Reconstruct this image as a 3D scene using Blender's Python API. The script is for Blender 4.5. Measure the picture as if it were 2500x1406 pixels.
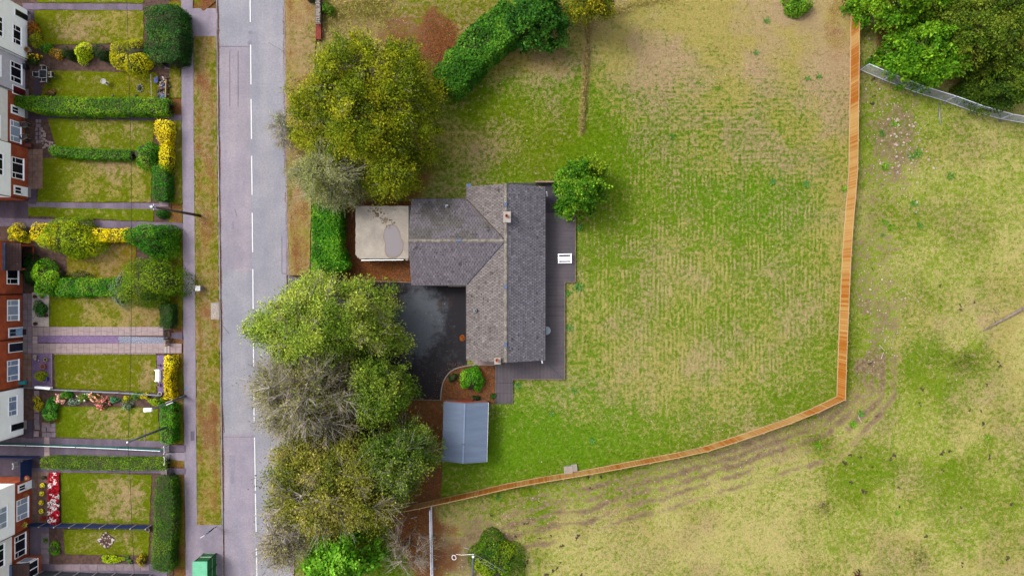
import bpy, math, random
import numpy as np
from mathutils import Vector, Matrix
random.seed(7); RNG = np.random.default_rng(7)
for o in list(bpy.data.objects): bpy.data.objects.remove(o)
SC = bpy.context.scene; COL = SC.collection
# ---------------------------------------------------------------- camera: a drone 72 m up looking straight down
S, H, CX, CY = 0.0432, 72.0, 1250.0, 703.0      # metres per photo pixel on the ground, flying height, nadir
cam = bpy.data.cameras.new('camera'); cam.sensor_width = 36; cam.lens = 24; cam.clip_end = 3000
co = bpy.data.objects.new('camera', cam); COL.objects.link(co); co.location = (0, 0, H); SC.camera = co
# ---------------------------------------------------------------- light: bright overcast day
SUN_EL, SUN_AZ = math.radians(52), math.radians(-62)      # azimuth from +Y, clockwise
w = bpy.data.worlds.new('World'); SC.world = w; w.use_nodes = True
nt = w.node_tree; bg = nt.nodes['Background']
sky = nt.nodes.new('ShaderNodeTexSky'); sky.sky_type = 'NISHITA'; sky.sun_disc = False
sky.sun_elevation = SUN_EL; sky.sun_rotation = SUN_AZ; sky.dust_density = 6; sky.air_density = 1.2; sky.ozone_density = 1
hs = nt.nodes.new('ShaderNodeHueSaturation'); hs.inputs['Saturation'].default_value = 0.3
nt.links.new(sky.outputs[0], hs.inputs['Color']); nt.links.new(hs.outputs[0], bg.inputs['Color'])
bg.inputs['Strength'].default_value = 0.15
sl = bpy.data.lights.new('sun', 'SUN'); sl.energy = 1.05; sl.angle = math.radians(15); sl.color = (1, .965, .92)
so = bpy.data.objects.new('sun', sl); COL.objects.link(so)
sd = Vector((math.sin(SUN_AZ)*math.cos(SUN_EL), math.cos(SUN_AZ)*math.cos(SUN_EL), math.sin(SUN_EL)))
so.rotation_euler = sd.to_track_quat('Z', 'Y').to_euler(); so.location = (-30, 20, 60)
SC.view_settings.view_transform = 'Standard'; SC.view_settings.look = 'None'
SC.view_settings.exposure = 1.5; SC.view_settings.gamma = 1
SC.cycles.max_bounces = 6; SC.cycles.diffuse_bounces = 3; SC.cycles.transparent_max_bounces = 4
# ---------------------------------------------------------------- helpers
GAIN, LGAIN = 3.1, 1.5
def lin(c): return c/12.92 if c <= .04045 else ((c+.055)/1.055)**2.4
def TV(r, g, b): return tuple(min(.8, lin(v/255)/1.5) for v in (r, g, b))      # upright faces get about half the light
def TL(r, g, b): return tuple(min(.8, lin(v/255)/LGAIN) for v in (r, g, b))     # leaves shade each other, so a leaf is paler than its crown looks
def T(r, g, b): return tuple(min(.82, lin(v/255)/GAIN) for v in (r, g, b))      # photo colour -> surface colour
def W(px, py, z=0.0):
    k = S*(H-z)/H
    return Vector(((px-CX)*k, (CY-py)*k, z))
def lat(x, y, seed):
    xi = np.floor(x).astype(int); yi = np.floor(y).astype(int); xf = x-xi; yf = y-yi
    xf = xf*xf*(3-2*xf); yf = yf*yf*(3-2*yf)
    def h(a, b):
        n = (a*374761393 + b*668265263 + seed*2147483647) & 0x7fffffff
        n = ((n ^ (n >> 13))*1274126177) & 0x7fffffff
        return ((n ^ (n >> 16)) & 0xffff)/65535.
    return (h(xi, yi)*(1-xf)+h(xi+1, yi)*xf)*(1-yf)+(h(xi, yi+1)*(1-xf)+h(xi+1, yi+1)*xf)*yf
def fbm(x, y, seed=1, o=3):
    x = np.asarray(x, float); y = np.asarray(y, float)
    r = 0; a = .5; t = 0
    for i in range(o): r = r+a*lat(x*2**i, y*2**i, seed+i*17); t += a; a *= .5
    return r/t
def sm(a, b, x): t = np.clip((x-a)/(b-a), 0, 1); return t*t*(3-2*t)
def pdist(px, py, pts):
    d = np.full(np.shape(px), 1e9)
    for (ax, ay), (bx, by) in zip(pts, pts[1:]):
        vx, vy = bx-ax, by-ay; L = vx*vx+vy*vy
        t = np.clip(((px-ax)*vx+(py-ay)*vy)/L, 0, 1)
        d = np.minimum(d, np.hypot(px-ax-t*vx, py-ay-t*vy))
    return d
def blob(px, py, cx, cy, rx, ry, soft=.5):
    d = np.hypot((px-cx)/rx, (py-cy)/ry); return 1-sm(1-soft, 1+soft, d)
# ---- materials
MATS = {}
class NT:
    def __init__(s, m): s.t = m.node_tree
    def n(s, typ, **kw):
        nd = s.t.nodes.new(typ)
        for k, v in kw.items():
            if k in nd.inputs: nd.inputs[k].default_value = v
            else: setattr(nd, k, v)
        return nd
    def l(s, a, b): s.t.links.new(a, b)
    def noise(s, vec, scale, detail=3, rough=.55):
        n = s.n('ShaderNodeTexNoise', Scale=scale, Detail=detail, Roughness=rough); s.l(vec, n.inputs['Vector']); return n.outputs['Fac']
    def math(s, op, a, b=None, c=None, clamp=False):
        n = s.n('ShaderNodeMath', operation=op, use_clamp=clamp)
        for i, v in enumerate((a, b, c)):
            if v is None: continue
            if isinstance(v, (int, float)): n.inputs[i].default_value = v
            else: s.l(v, n.inputs[i])
        return n.outputs[0]
    def step(s, x, a, b):
        n = s.n('ShaderNodeMapRange', interpolation_type='SMOOTHSTEP'); s.l(x, n.inputs[0])
        n.inputs[1].default_value = a; n.inputs[2].default_value = b; return n.outputs[0]
    def mix(s, f, a, b, blend='MIX'):
        n = s.n('ShaderNodeMix', data_type='RGBA', blend_type=blend)
        for i, v in ((0, f), (6, a), (7, b)):
            if isinstance(v, (int, float)): n.inputs[i].default_value = v
            elif isinstance(v, tuple): n.inputs[i].default_value = (*v, 1)
            else: s.l(v, n.inputs[i])
        return n.outputs[2]
    def pos(s): return s.n('ShaderNodeNewGeometry').outputs['Position']
    def attr(s, name): return s.n('ShaderNodeAttribute', attribute_name=name)
def base(name):
    m = bpy.data.materials.new(name); m.use_nodes = True
    b = m.node_tree.nodes['Principled BSDF']; b.inputs['Specular IOR Level'].default_value = .25
    MATS[name] = m; return m, NT(m), b
def mat(name, c, c2=None, rough=.85, scale=2.5, var=.18, bump=.0, bscale=30, spec=.25, metal=0, fine=.12, speck=None, moss=None, stretch=None):
    m, t, b = base(name); p = t.pos()
    if stretch:
        mp = t.n('ShaderNodeMapping'); mp.inputs['Scale'].default_value = stretch; t.l(p, mp.inputs['Vector']); p = mp.outputs[0]
    if c2 is None: lo = tuple(v*(1-var) for v in c); hi = tuple(min(.85, v*(1+var)) for v in c)
    else: lo, hi = c, c2
    f = t.step(t.noise(p, scale, 4), .3, .7)
    col = t.mix(f, lo, hi)
    f2 = t.noise(p, scale*14, 2)
    col = t.mix(1.0, col, t.mix(f2, (1-fine*2,)*3, (1+fine*2,)*3), 'MULTIPLY')
    if moss:
        col = t.mix(t.math('MULTIPLY', t.step(t.noise(p, moss[1], 4), moss[2], moss[2]+.12), moss[3] if len(moss) > 3 else 1.), col, moss[0])
    if speck:
        v = t.n('ShaderNodeTexVoronoi', Scale=speck[1]); t.l(p, v.inputs['Vector'])
        rn = t.n('ShaderNodeSeparateColor'); t.l(v.outputs['Color'], rn.inputs[0])
        near = t.math('LESS_THAN', v.outputs['Distance'], speck[2]); pick = t.math('LESS_THAN', rn.outputs[0], speck[3])
        dens = t.step(t.noise(p, .35, 2), .35, .65)
        col = t.mix(t.math('MULTIPLY', t.math('MULTIPLY', near, pick), dens), col, speck[0])
    col = t.mix(1.0, col, t.attr('Col').outputs['Color'], 'MULTIPLY')
    col = t.mix(1.0, col, t.n('ShaderNodeObjectInfo').outputs['Color'], 'MULTIPLY')
    t.l(col, b.inputs['Base Color'])
    b.inputs['Roughness'].default_value = rough; b.inputs['Metallic'].default_value = metal; b.inputs['Specular IOR Level'].default_value = spec
    if bump:
        bn = t.n('ShaderNodeBump', Strength=bump, Distance=.05); t.l(t.noise(p, bscale, 3), bn.inputs['Height']); t.l(bn.outputs[0], b.inputs['Normal'])
    return m
def leafmat(name, trans=.28, rough=.55):
    m, t, b = base(name); c = t.attr('Col').outputs['Color']
    t.l(c, b.inputs['Base Color']); b.inputs['Roughness'].default_value = rough; b.inputs['Specular IOR Level'].default_value = .06
    tr = t.n('ShaderNodeBsdfTranslucent'); t.l(t.mix(1., c, (1.1, 1.15, .6), 'MULTIPLY'), tr.inputs['Color'])
    mx = t.n('ShaderNodeMixShader', Fac=trans); t.l(b.outputs[0], mx.inputs[1]); t.l(tr.outputs[0], mx.inputs[2])
    t.l(mx.outputs[0], t.t.nodes['Material Output'].inputs['Surface']); return m
LEAF = leafmat('leaf')
PETAL = leafmat('petal', .15, .7)
# ---- objects
def tag(o, label, cat, group=None):
    o['label'] = label; o['category'] = cat
    if group: o['group'] = group
    return o
def thing(name, label, cat, loc=(0, 0, 0), group=None, rz=0):
    o = bpy.data.objects.new(name, None); COL.objects.link(o); o.location = loc; o.rotation_euler = (0, 0, rz); o.empty_display_size = .2
    return tag(o, label, cat, group)
def link(o, parent=None):
    COL.objects.link(o)
    if parent: o.parent = parent
    return o
def struct(o): o['kind'] = 'structure'; return o
def stuff(o): o['kind'] = 'stuff'; return o
def new_mesh(name, V, F, C=None, m=None, smooth=False):
    me = bpy.data.meshes.new(name); me.from_pydata(V, [], F)
    a = me.attributes.new('Col', 'FLOAT_COLOR', 'POINT')
    n = len(V)
    if C is None: arr = np.ones((n, 4), np.float32)
    else:
        arr = np.ones((n, 4), np.float32); arr[:, :3] = np.array(C, np.float32)[:, :3]
    a.data.foreach_set('color', arr.ravel())
    if m: me.materials.append(m)
    if smooth: me.polygons.foreach_set('use_smooth', [True]*len(me.polygons))
    me.update(); return me
WHITE = (1, 1, 1)
class MB:
    """collects boxes, beams, tubes and turned shapes into one mesh"""
    def __init__(s, off=(0, 0, 0)): s.v = []; s.f = []; s.c = []; s.o = Vector(off)
    def add(s, vs, fs, c=WHITE):
        n = len(s.v); s.v += [tuple(Vector(v)-s.o) for v in vs]; s.c += [c]*len(vs); s.f += [tuple(i+n for i in f) for f in fs]; return s
    BF = [(0, 3, 2, 1), (4, 5, 6, 7), (0, 1, 5, 4), (1, 2, 6, 5), (2, 3, 7, 6), (3, 0, 4, 7)]
    def box(s, x0, x1, y0, y1, z0, z1, c=WHITE):
        return s.add([(x0, y0, z0), (x1, y0, z0), (x1, y1, z0), (x0, y1, z0), (x0, y0, z1), (x1, y0, z1), (x1, y1, z1), (x0, y1, z1)], MB.BF, c)
    def obox(s, cx, cy, z0, z1, lx, ly, a=0, c=WHITE, top=1.0):
        ca, sa = math.cos(a), math.sin(a); v = []
        for z, k in ((z0, 1), (z1, top)):
            for ux, uy in ((-1, -1), (1, -1), (1, 1), (-1, 1)):
                X, Y = ux*lx/2*k, uy*ly/2*k; v.append((cx+X*ca-Y*sa, cy+X*sa+Y*ca, z))
        return s.add(v, MB.BF, c)
    def beam(s, p, q, w, h, c=WHITE, up=(0, 0, 1)):
        p, q = Vector(p), Vector(q); d = (q-p).normalized(); u = Vector(up)
        if abs(d.dot(u)) > .98: u = Vector((1, 0, 0))
        a = d.cross(u).normalized()*w/2; b = a.cross(d).normalized()*h/2
        return s.add([p-a-b, p+a-b, p+a+b, p-a+b, q-a-b, q+a-b, q+a+b, q-a+b], MB.BF, c)
    def tube(s, pts, rad, n=6, c=WHITE, cap=True):
        pts = [Vector(p) for p in pts]; v = []; f = []; k = len(pts)
        if isinstance(rad, (int, float)): rad = [rad]*k
        for i, p in enumerate(pts):
            d = (pts[min(i+1, k-1)]-pts[max(i-1, 0)]).normalized()
            u = Vector((0, 0, 1)) if abs(d.z) < .9 else Vector((1, 0, 0))
            a = d.cross(u).normalized(); b = d.cross(a)
            for j in range(n):
                t = 2*math.pi*j/n; v.append(p+(a*math.cos(t)+b*math.sin(t))*rad[i])
        for i in range(k-1):
            for j in range(n): f.append((i*n+j, i*n+(j+1) % n, (i+1)*n+(j+1) % n, (i+1)*n+j))
        if cap: f += [tuple(range(n))[::-1], tuple(range((k-1)*n, k*n))]
        return s.add(v, f, c)
    def prism(s, poly, z0, z1, c=WHITE):
        n = len(poly); v = [(p[0], p[1], z0) for p in poly]+[(p[0], p[1], z1) for p in poly]
        f = [tuple(range(n))[::-1], tuple(range(n, 2*n))]+[(i, (i+1) % n, n+(i+1) % n, n+i) for i in range(n)]
        return s.add(v, f, c)
    def lathe(s, prof, x=0, y=0, z=0, n=14, c=WHITE):
        v = []; f = []; k = len(prof)
        for r, h in prof:
            for j in range(n): t = 2*math.pi*j/n; v.append((x+r*math.cos(t), y+r*math.sin(t), z+h))
        for i in range(k-1):
            for j in range(n): f.append((i*n+j, i*n+(j+1) % n, (i+1)*n+(j+1) % n, (i+1)*n+j))
        f += [tuple(range(n))[::-1], tuple(range((k-1)*n, k*n))]
        return s.add(v, f, c)
    def rock(s, x, y, z, rx, ry, rz, c=WHITE, n=7, seed=None):
        r = random.Random(seed if seed is not None else random.random()); v = []; f = []
        rings = [(-.6, .75), (0, 1), (.6, .72)]
        for h, k in rings:
            for j in range(n):
                t = 2*math.pi*j/n; q = k*(.8+.35*r.random()); v.append((x+rx*q*math.cos(t), y+ry*q*math.sin(t), z+rz*(h+.15*(r.random()-.5))))
        for i in range(2):
            for j in range(n): f.append((i*n+j, i*n+(j+1) % n, (i+1)*n+(j+1) % n, (i+1)*n+j))
        f += [tuple(range(n))[::-1], tuple(range(2*n, 3*n))]
        return s.add(v, f, c)
    def build(s, name, m, parent=None, smooth=False, loc=None):
        o = bpy.data.objects.new(name, new_mesh(name, s.v, s.f, s.c, m, smooth)); link(o, parent)
        if loc is not None: o.location = loc
        return o
def part(name, m, parent, fn, smooth=False):
    """one part: geometry given in world coordinates, stored relative to the thing's origin"""
    p = parent; off = Vector((0, 0, 0))
    while p is not None: off += p.location; p = p.parent
    b = MB(off); fn(b); return b.build(name, m, parent, smooth)
def copy_tree(o, parent=None):
    c = o.copy(); COL.objects.link(c); c.parent = parent
    for ch in o.children: copy_tree(ch, c)
    return c
def leaves(name, P, N, size, C, parent, m=LEAF, aspect=.55, off=(0, 0, 0), droop=None):
    """many small leaf faces as one mesh"""
    n = len(P); P = np.asarray(P)-np.array(off)
    N = N/np.maximum(1e-6, np.linalg.norm(N, axis=1))[:, None]
    R = RNG.normal(size=(n, 3)) if droop is None else droop+RNG.normal(size=(n, 3))*.45
    A = R-N*np.sum(R*N, axis=1)[:, None]; A /= np.maximum(1e-6, np.linalg.norm(A, axis=1))[:, None]; B = np.cross(N, A)
    s = np.asarray(size).reshape(-1, 1)*np.ones((n, 1))
    V = np.empty((n, 4, 3), np.float32)
    V[:, 0] = P-A*s*.5; V[:, 1] = P+B*s*.5*aspect+A*s*.05; V[:, 2] = P+A*s*.5; V[:, 3] = P-B*s*.5*aspect+A*s*.05
    me = bpy.data.meshes.new(name); me.vertices.add(4*n); me.vertices.foreach_set('co', V.ravel())
    me.loops.add(4*n); me.loops.foreach_set('vertex_index', np.arange(4*n, dtype=np.int32))
    me.polygons.add(n); me.polygons.foreach_set('loop_start', np.arange(0, 4*n, 4, dtype=np.int32)); me.polygons.foreach_set('loop_total', np.full(n, 4, np.int32))
    a = me.attributes.new('Col', 'FLOAT_COLOR', 'POINT'); cc = np.ones((n, 4, 4), np.float32); cc[:, :, :3] = np.asarray(C)[:, None, :]
    a.data.foreach_set('color', cc.ravel()); me.materials.append(m); me.update(calc_edges=True)
    return link(bpy.data.objects.new(name, me), parent)
def palette(pal, n, clump=None, spread=.24, flat=False):
    pal = np.array([(T if flat else TL)(*c) for c in pal]); k = len(pal)
    if clump is None: i = RNG.random(n)*(k-1)
    else: i = np.clip(clump*(k-1)+RNG.normal(size=n)*.35, 0, k-1.001)
    a = np.floor(np.clip(i, 0, k-1.001)).astype(int) if k > 1 else np.zeros(n, int); f = (i-a)[:, None]
    c = pal[a]*(1-f)+pal[np.minimum(a+1, k-1)]*f
    return np.clip(c*(1+RNG.normal(size=(n, 1))*spread), 0, .8)
# ---- material set
def asphalt(name, c, c2, patch=None):
    m, t, b = base(name); p = t.pos()
    mp = t.n('ShaderNodeMapping'); mp.inputs['Scale'].default_value = (.9, .12, 1); t.l(p, mp.inputs['Vector'])
    f = t.step(t.noise(mp.outputs[0], .8, 4), .3, .7)
    col = t.mix(f, c, c2)
    g = t.noise(p, 5, 6, .85); col = t.mix(1., col, t.mix(g, (.42,)*3, (1.58,)*3), 'MULTIPLY')
    col = t.mix(t.step(t.noise(p, 1.3, 6, .7), .60, .74), col, t.mix(1., col, (.78, .78, .82), 'MULTIPLY'))
    col = t.mix(1., col, t.mix(t.step(t.noise(p, .45, 5), .3, .75), (.88, .88, .9), (1.08, 1.06, 1.05)), 'MULTIPLY')
    if patch: col = t.mix(t.step(t.noise(p, patch[1], 5, .6), patch[2], patch[2]+.14), col, patch[0])
    col = t.mix(1., col, t.attr('Col').outputs['Color'], 'MULTIPLY')
    t.l(col, b.inputs['Base Color']); b.inputs['Roughness'].default_value = .9; b.inputs['Specular IOR Level'].default_value = .15
    bn = t.n('ShaderNodeBump', Strength=.25, Distance=.01); t.l(t.noise(p, 60, 2), bn.inputs['Height']); t.l(bn.outputs[0], b.inputs['Normal']); return m
M_ROAD = asphalt('road_asphalt', T(160, 161, 172), T(173, 170, 178))
M_PATH = asphalt('path_asphalt', T(152, 143, 157), T(172, 159, 174))
M_GPATH = asphalt('garden_asphalt', T(112, 100, 115), T(138, 124, 142))
M_DARK = asphalt('dark_asphalt', T(78, 66, 80), T(104, 90, 106))  # darker tone of the garden tarmac
M_WHITE = mat('white_road_paint', T(250, 250, 252), var=.05, rough=.7, fine=.06)
M_CONC = mat('concrete', T(176, 168, 160), rough=.9, bump=.2, var=.12)
M_KERB = mat('kerb_concrete', T(158, 146, 150), rough=.9, bump=.2, var=.2, fine=.2)
M_SLAB = mat('pink_slab', T(196, 172, 172), rough=.9, var=.1, fine=.08)
M_SLABG = mat('grey_slab', T(150, 132, 140), rough=.9, var=.15, fine=.1)
M_SLABB = mat('brown_slab', T(150, 118, 105), rough=.9, var=.18, fine=.12, moss=(T(90, 90, 40), 1.5, .62, .6))
M_SOIL = mat('soil', T(78, 58, 52), T(112, 84, 72), rough=1, scale=3, bump=.6, fine=.25)
M_BARK = mat('bark', T(120, 104, 92), T(168, 152, 140), rough=.95, scale=4, bump=.3)
M_PALE = mat('pale_twig', T(168, 154, 140), T(206, 194, 184), rough=.9, scale=5)
M_DBARK = mat('dark_bark', T(72, 62, 48), T(104, 90, 72), rough=.95, scale=4)
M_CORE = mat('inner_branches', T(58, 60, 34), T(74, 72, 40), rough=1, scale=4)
M_BRICK = mat('red_brick', TV(158, 70, 42), TV(186, 90, 52), rough=.9, scale=1.5, fine=.2)
M_RENDER = mat('white_render', (.8, .8, .8), rough=.8, var=.03, fine=.03)
M_CREAM = mat('cream_render', (.62, .58, .56), rough=.85, var=.05, fine=.04)
M_UPVC = mat('white_plastic_frame', (.78, .78, .8), rough=.4, var=.03, fine=.02)
M_STONE = mat('pale_stone', T(186, 172, 160), rough=.95, var=.25, scale=6, bump=.3)
M_STEEL = mat('galvanised_steel', T(170, 176, 190), rough=.45, metal=.4, var=.08)
M_GALV = mat('pale_galvanised_tube', (.36, .38, .43), rough=.5, var=.08)
M_WOOD = mat('weathered_wood', T(132, 112, 98), T(160, 140, 124), rough=.9, scale=3)
M_TERRA = mat('terracotta', T(196, 102, 66), rough=.9, var=.15)
M_BLACK = mat('black_paint', T(34, 32, 38), rough=.5, var=.1)
M_NAVY = mat('navy_paint', TV(22, 42, 84), rough=.7, var=.12)
M_PAINT = mat('coloured_paint', (1, 1, 1), rough=.5, var=.04, fine=.03)       # colour comes from the mesh
M_FLAT = mat('matt_coloured', (1, 1, 1), rough=.95, var=.12, scale=4, fine=.12)
def glass(name, c, rough=.08):
    m, t, b = base(name); b.inputs['Base Color'].default_value = (*c, 1); b.inputs['Roughness'].default_value = rough; b.inputs['Specular IOR Level'].default_value = .6; return m
M_GLASS = glass('dark_window_glass', T(30, 34, 48)); M_CURTAIN = mat('net_curtain', TV(150, 162, 182), rough=.6, var=.1, stretch=(1, 6, 1)); M_BLIND = mat('blind', TV(130, 146, 176), rough=.6, var=.25, scale=2, stretch=(1, 1, 12))
# ================================================================ GROUND
def grass_material():
    m, t, b = base('rough_grass'); p = t.pos()
    ma = t.n('ShaderNodeSeparateColor'); t.l(t.attr('mask').outputs['Color'], ma.inputs[0]); dry, dirt, litter = ma.outputs
    lush = t.attr('mask').outputs['Alpha']
    mb = t.n('ShaderNodeSeparateColor'); t.l(t.attr('mask2').outputs['Color'], mb.inputs[0]); sv, shz, stone = mb.outputs
    olive = t.attr('mask2').outputs['Alpha']; pale = t.attr('pale').outputs['Fac']
    xyz = t.n('ShaderNodeSeparateXYZ'); t.l(p, xyz.inputs[0])
    nb = t.noise(p, .16, 3); n1 = t.noise(p, .9, 5, .6); n2 = t.noise(p, 2.6, 5, .68); n3 = t.noise(p, 8, 4, .75)
    wob = t.math('MULTIPLY', t.noise(p, .1, 3), 6.)
    def stripes(x, sc):
        mp = t.n('ShaderNodeMapping'); mp.inputs['Scale'].default_value = sc; t.l(p, mp.inputs['Vector'])
        return t.math('ADD', t.math('MULTIPLY', t.math('SINE', t.math('MULTIPLY_ADD', x, 2*math.pi/.42, wob)), 1.15), t.math('MULTIPLY_ADD', t.noise(mp.outputs[0], 1., 4, .65), 8., -4.))
    brk = t.step(t.noise(p, .55, 4), .4, .66)
    st = t.math('MULTIPLY', t.math('ADD', t.math('MULTIPLY', stripes(xyz.outputs[0], (3.2, .35, 1)), sv), t.math('MULTIPLY', stripes(xyz.outputs[1], (.35, 3.2, 1)), shz)), brk)
    d = t.math('ADD', dry, t.math('MULTIPLY_ADD', n1, .9, -.45))
    d = t.math('ADD', d, t.math('MULTIPLY_ADD', n2, 2.2, -1.1))
    d = t.math('ADD', d, t.math('MULTIPLY_ADD', n3, 1.3, -.65))
    d = t.math('ADD', d, t.math('MULTIPLY', st, .2))
    df = t.step(d, .12, .88)
    lf = t.math('ADD', lush, t.math('MULTIPLY_ADD', nb, .8, -.4), clamp=True)
    green = t.mix(lf, T(118, 138, 18), T(94, 148, 12))
    green = t.mix(t.step(n2, .35, .65), t.mix(1., green, (.72, .74, .7), 'MULTIPLY'), green)
    green = t.mix(olive, green, T(122, 112, 10))
    straw = t.mix(n1, T(204, 176, 136), T(178, 148, 118))
    straw = t.mix(t.step(nb, .4, .6), straw, T(186, 168, 98))
    straw = t.mix(pale, straw, T(208, 194, 128)); green = t.mix(pale, green, t.mix(n1, T(126, 156, 36), T(154, 166, 56)))
    straw = t.mix(t.math('MULTIPLY', olive, .55), straw, T(158, 126, 66))
    col = t.mix(t.math('MULTIPLY', df, .92), green, straw)
    di = t.step(t.math('ADD', dirt, t.math('ADD', t.math('MULTIPLY_ADD', n1, 1.1, -.55), t.math('MULTIPLY_ADD', n2, 1.7, -.85))), .30, .75)
    soil = t.mix(t.step(n2, .35, .7), T(124, 104, 78), T(172, 150, 118)); col = t.mix(di, col, soil)
    v = t.n('ShaderNodeTexVoronoi', Scale=3.2); t.l(p, v.inputs['Vector'])
    rs = t.n('ShaderNodeSeparateColor'); t.l(v.outputs['Color'], rs.inputs[0])
    pe = t.math('MULTIPLY', t.math('LESS_THAN', v.outputs['Distance'], .2), t.math('LESS_THAN', rs.outputs[0], t.math('MULTIPLY', stone, .55)))
    col = t.mix(pe, col, T(214, 190, 180))
    li = t.step(t.math('ADD', litter, t.math('ADD', t.math('MULTIPLY_ADD', n1, .7, -.35), t.math('MULTIPLY_ADD', n3, 2.2, -1.1))), .25, .75)
    lit = t.mix(t.step(n3, .38, .62), t.mix(t.step(n1, .4, .6), T(90, 66, 50), T(110, 84, 66)), t.mix(t.step(n2, .4, .6), T(172, 104, 46), T(146, 96, 64)))
    col = t.mix(li, col, lit)
    col = t.mix(1., col, t.mix(t.noise(p, 5.5, 6, .85), (.25,)*3, (1.75,)*3), 'MULTIPLY')
    t.l(col, b.inputs['Base Color']); b.inputs['Roughness'].default_value = 1; b.inputs['Specular IOR Level'].default_value = .03
    bn = t.n('ShaderNodeBump', Strength=.9, Distance=.09); t.l(t.math('ADD', n3, t.math('MULTIPLY', n2, 1.5)), bn.inputs['Height']); t.l(bn.outputs[0], b.inputs['Normal'])
    return m
M_GRASS = grass_material()
def set_masks(me, **k):
    n = len(me.vertices)
    g = lambda q: np.broadcast_to(np.asarray(k.get(q, 0.), np.float32), (n,))
    for nm, ch in (('mask', ('dry', 'dirt', 'litter', 'lush')), ('mask2', ('sv', 'sh', 'stone', 'olive'))):
        a = me.attributes.new(nm, 'FLOAT_COLOR', 'POINT'); arr = np.stack([np.clip(g(c), 0, 1.3) for c in ch], 1).astype(np.float32); a.data.foreach_set('color', arr.ravel())
    me.attributes.new('pale', 'FLOAT', 'POINT').data.foreach_set('value', np.clip(g('pale'), 0, 1).astype(np.float32))
def grid_mesh(name, X, Y, Z, m):
    ny, nx = X.shape; V = np.stack([X, Y, Z], -1).reshape(-1, 3)
    i = np.arange(ny*nx).reshape(ny, nx); F = np.stack([i[:-1, :-1], i[:-1, 1:], i[1:, 1:], i[1:, :-1]], -1).reshape(-1, 4)
    me = new_mesh(name, V.tolist(), F.tolist(), None, m, True); return me
FENCE = [(2079, -60), (2077, 60), (2075, 250), (2072, 440), (2066, 500), (2060, 570), (2055, 650), (2050, 770), (2046, 870), (2043, 968), (1975, 1000), (1900, 1030), (1800, 1064), (1700, 1096), (1600, 1115), (1500, 1134), (1420, 1149), (1330, 1163), (1230, 1182), (1140, 1204), (1070, 1218), (1010, 1232), (960, 1240)]
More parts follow.
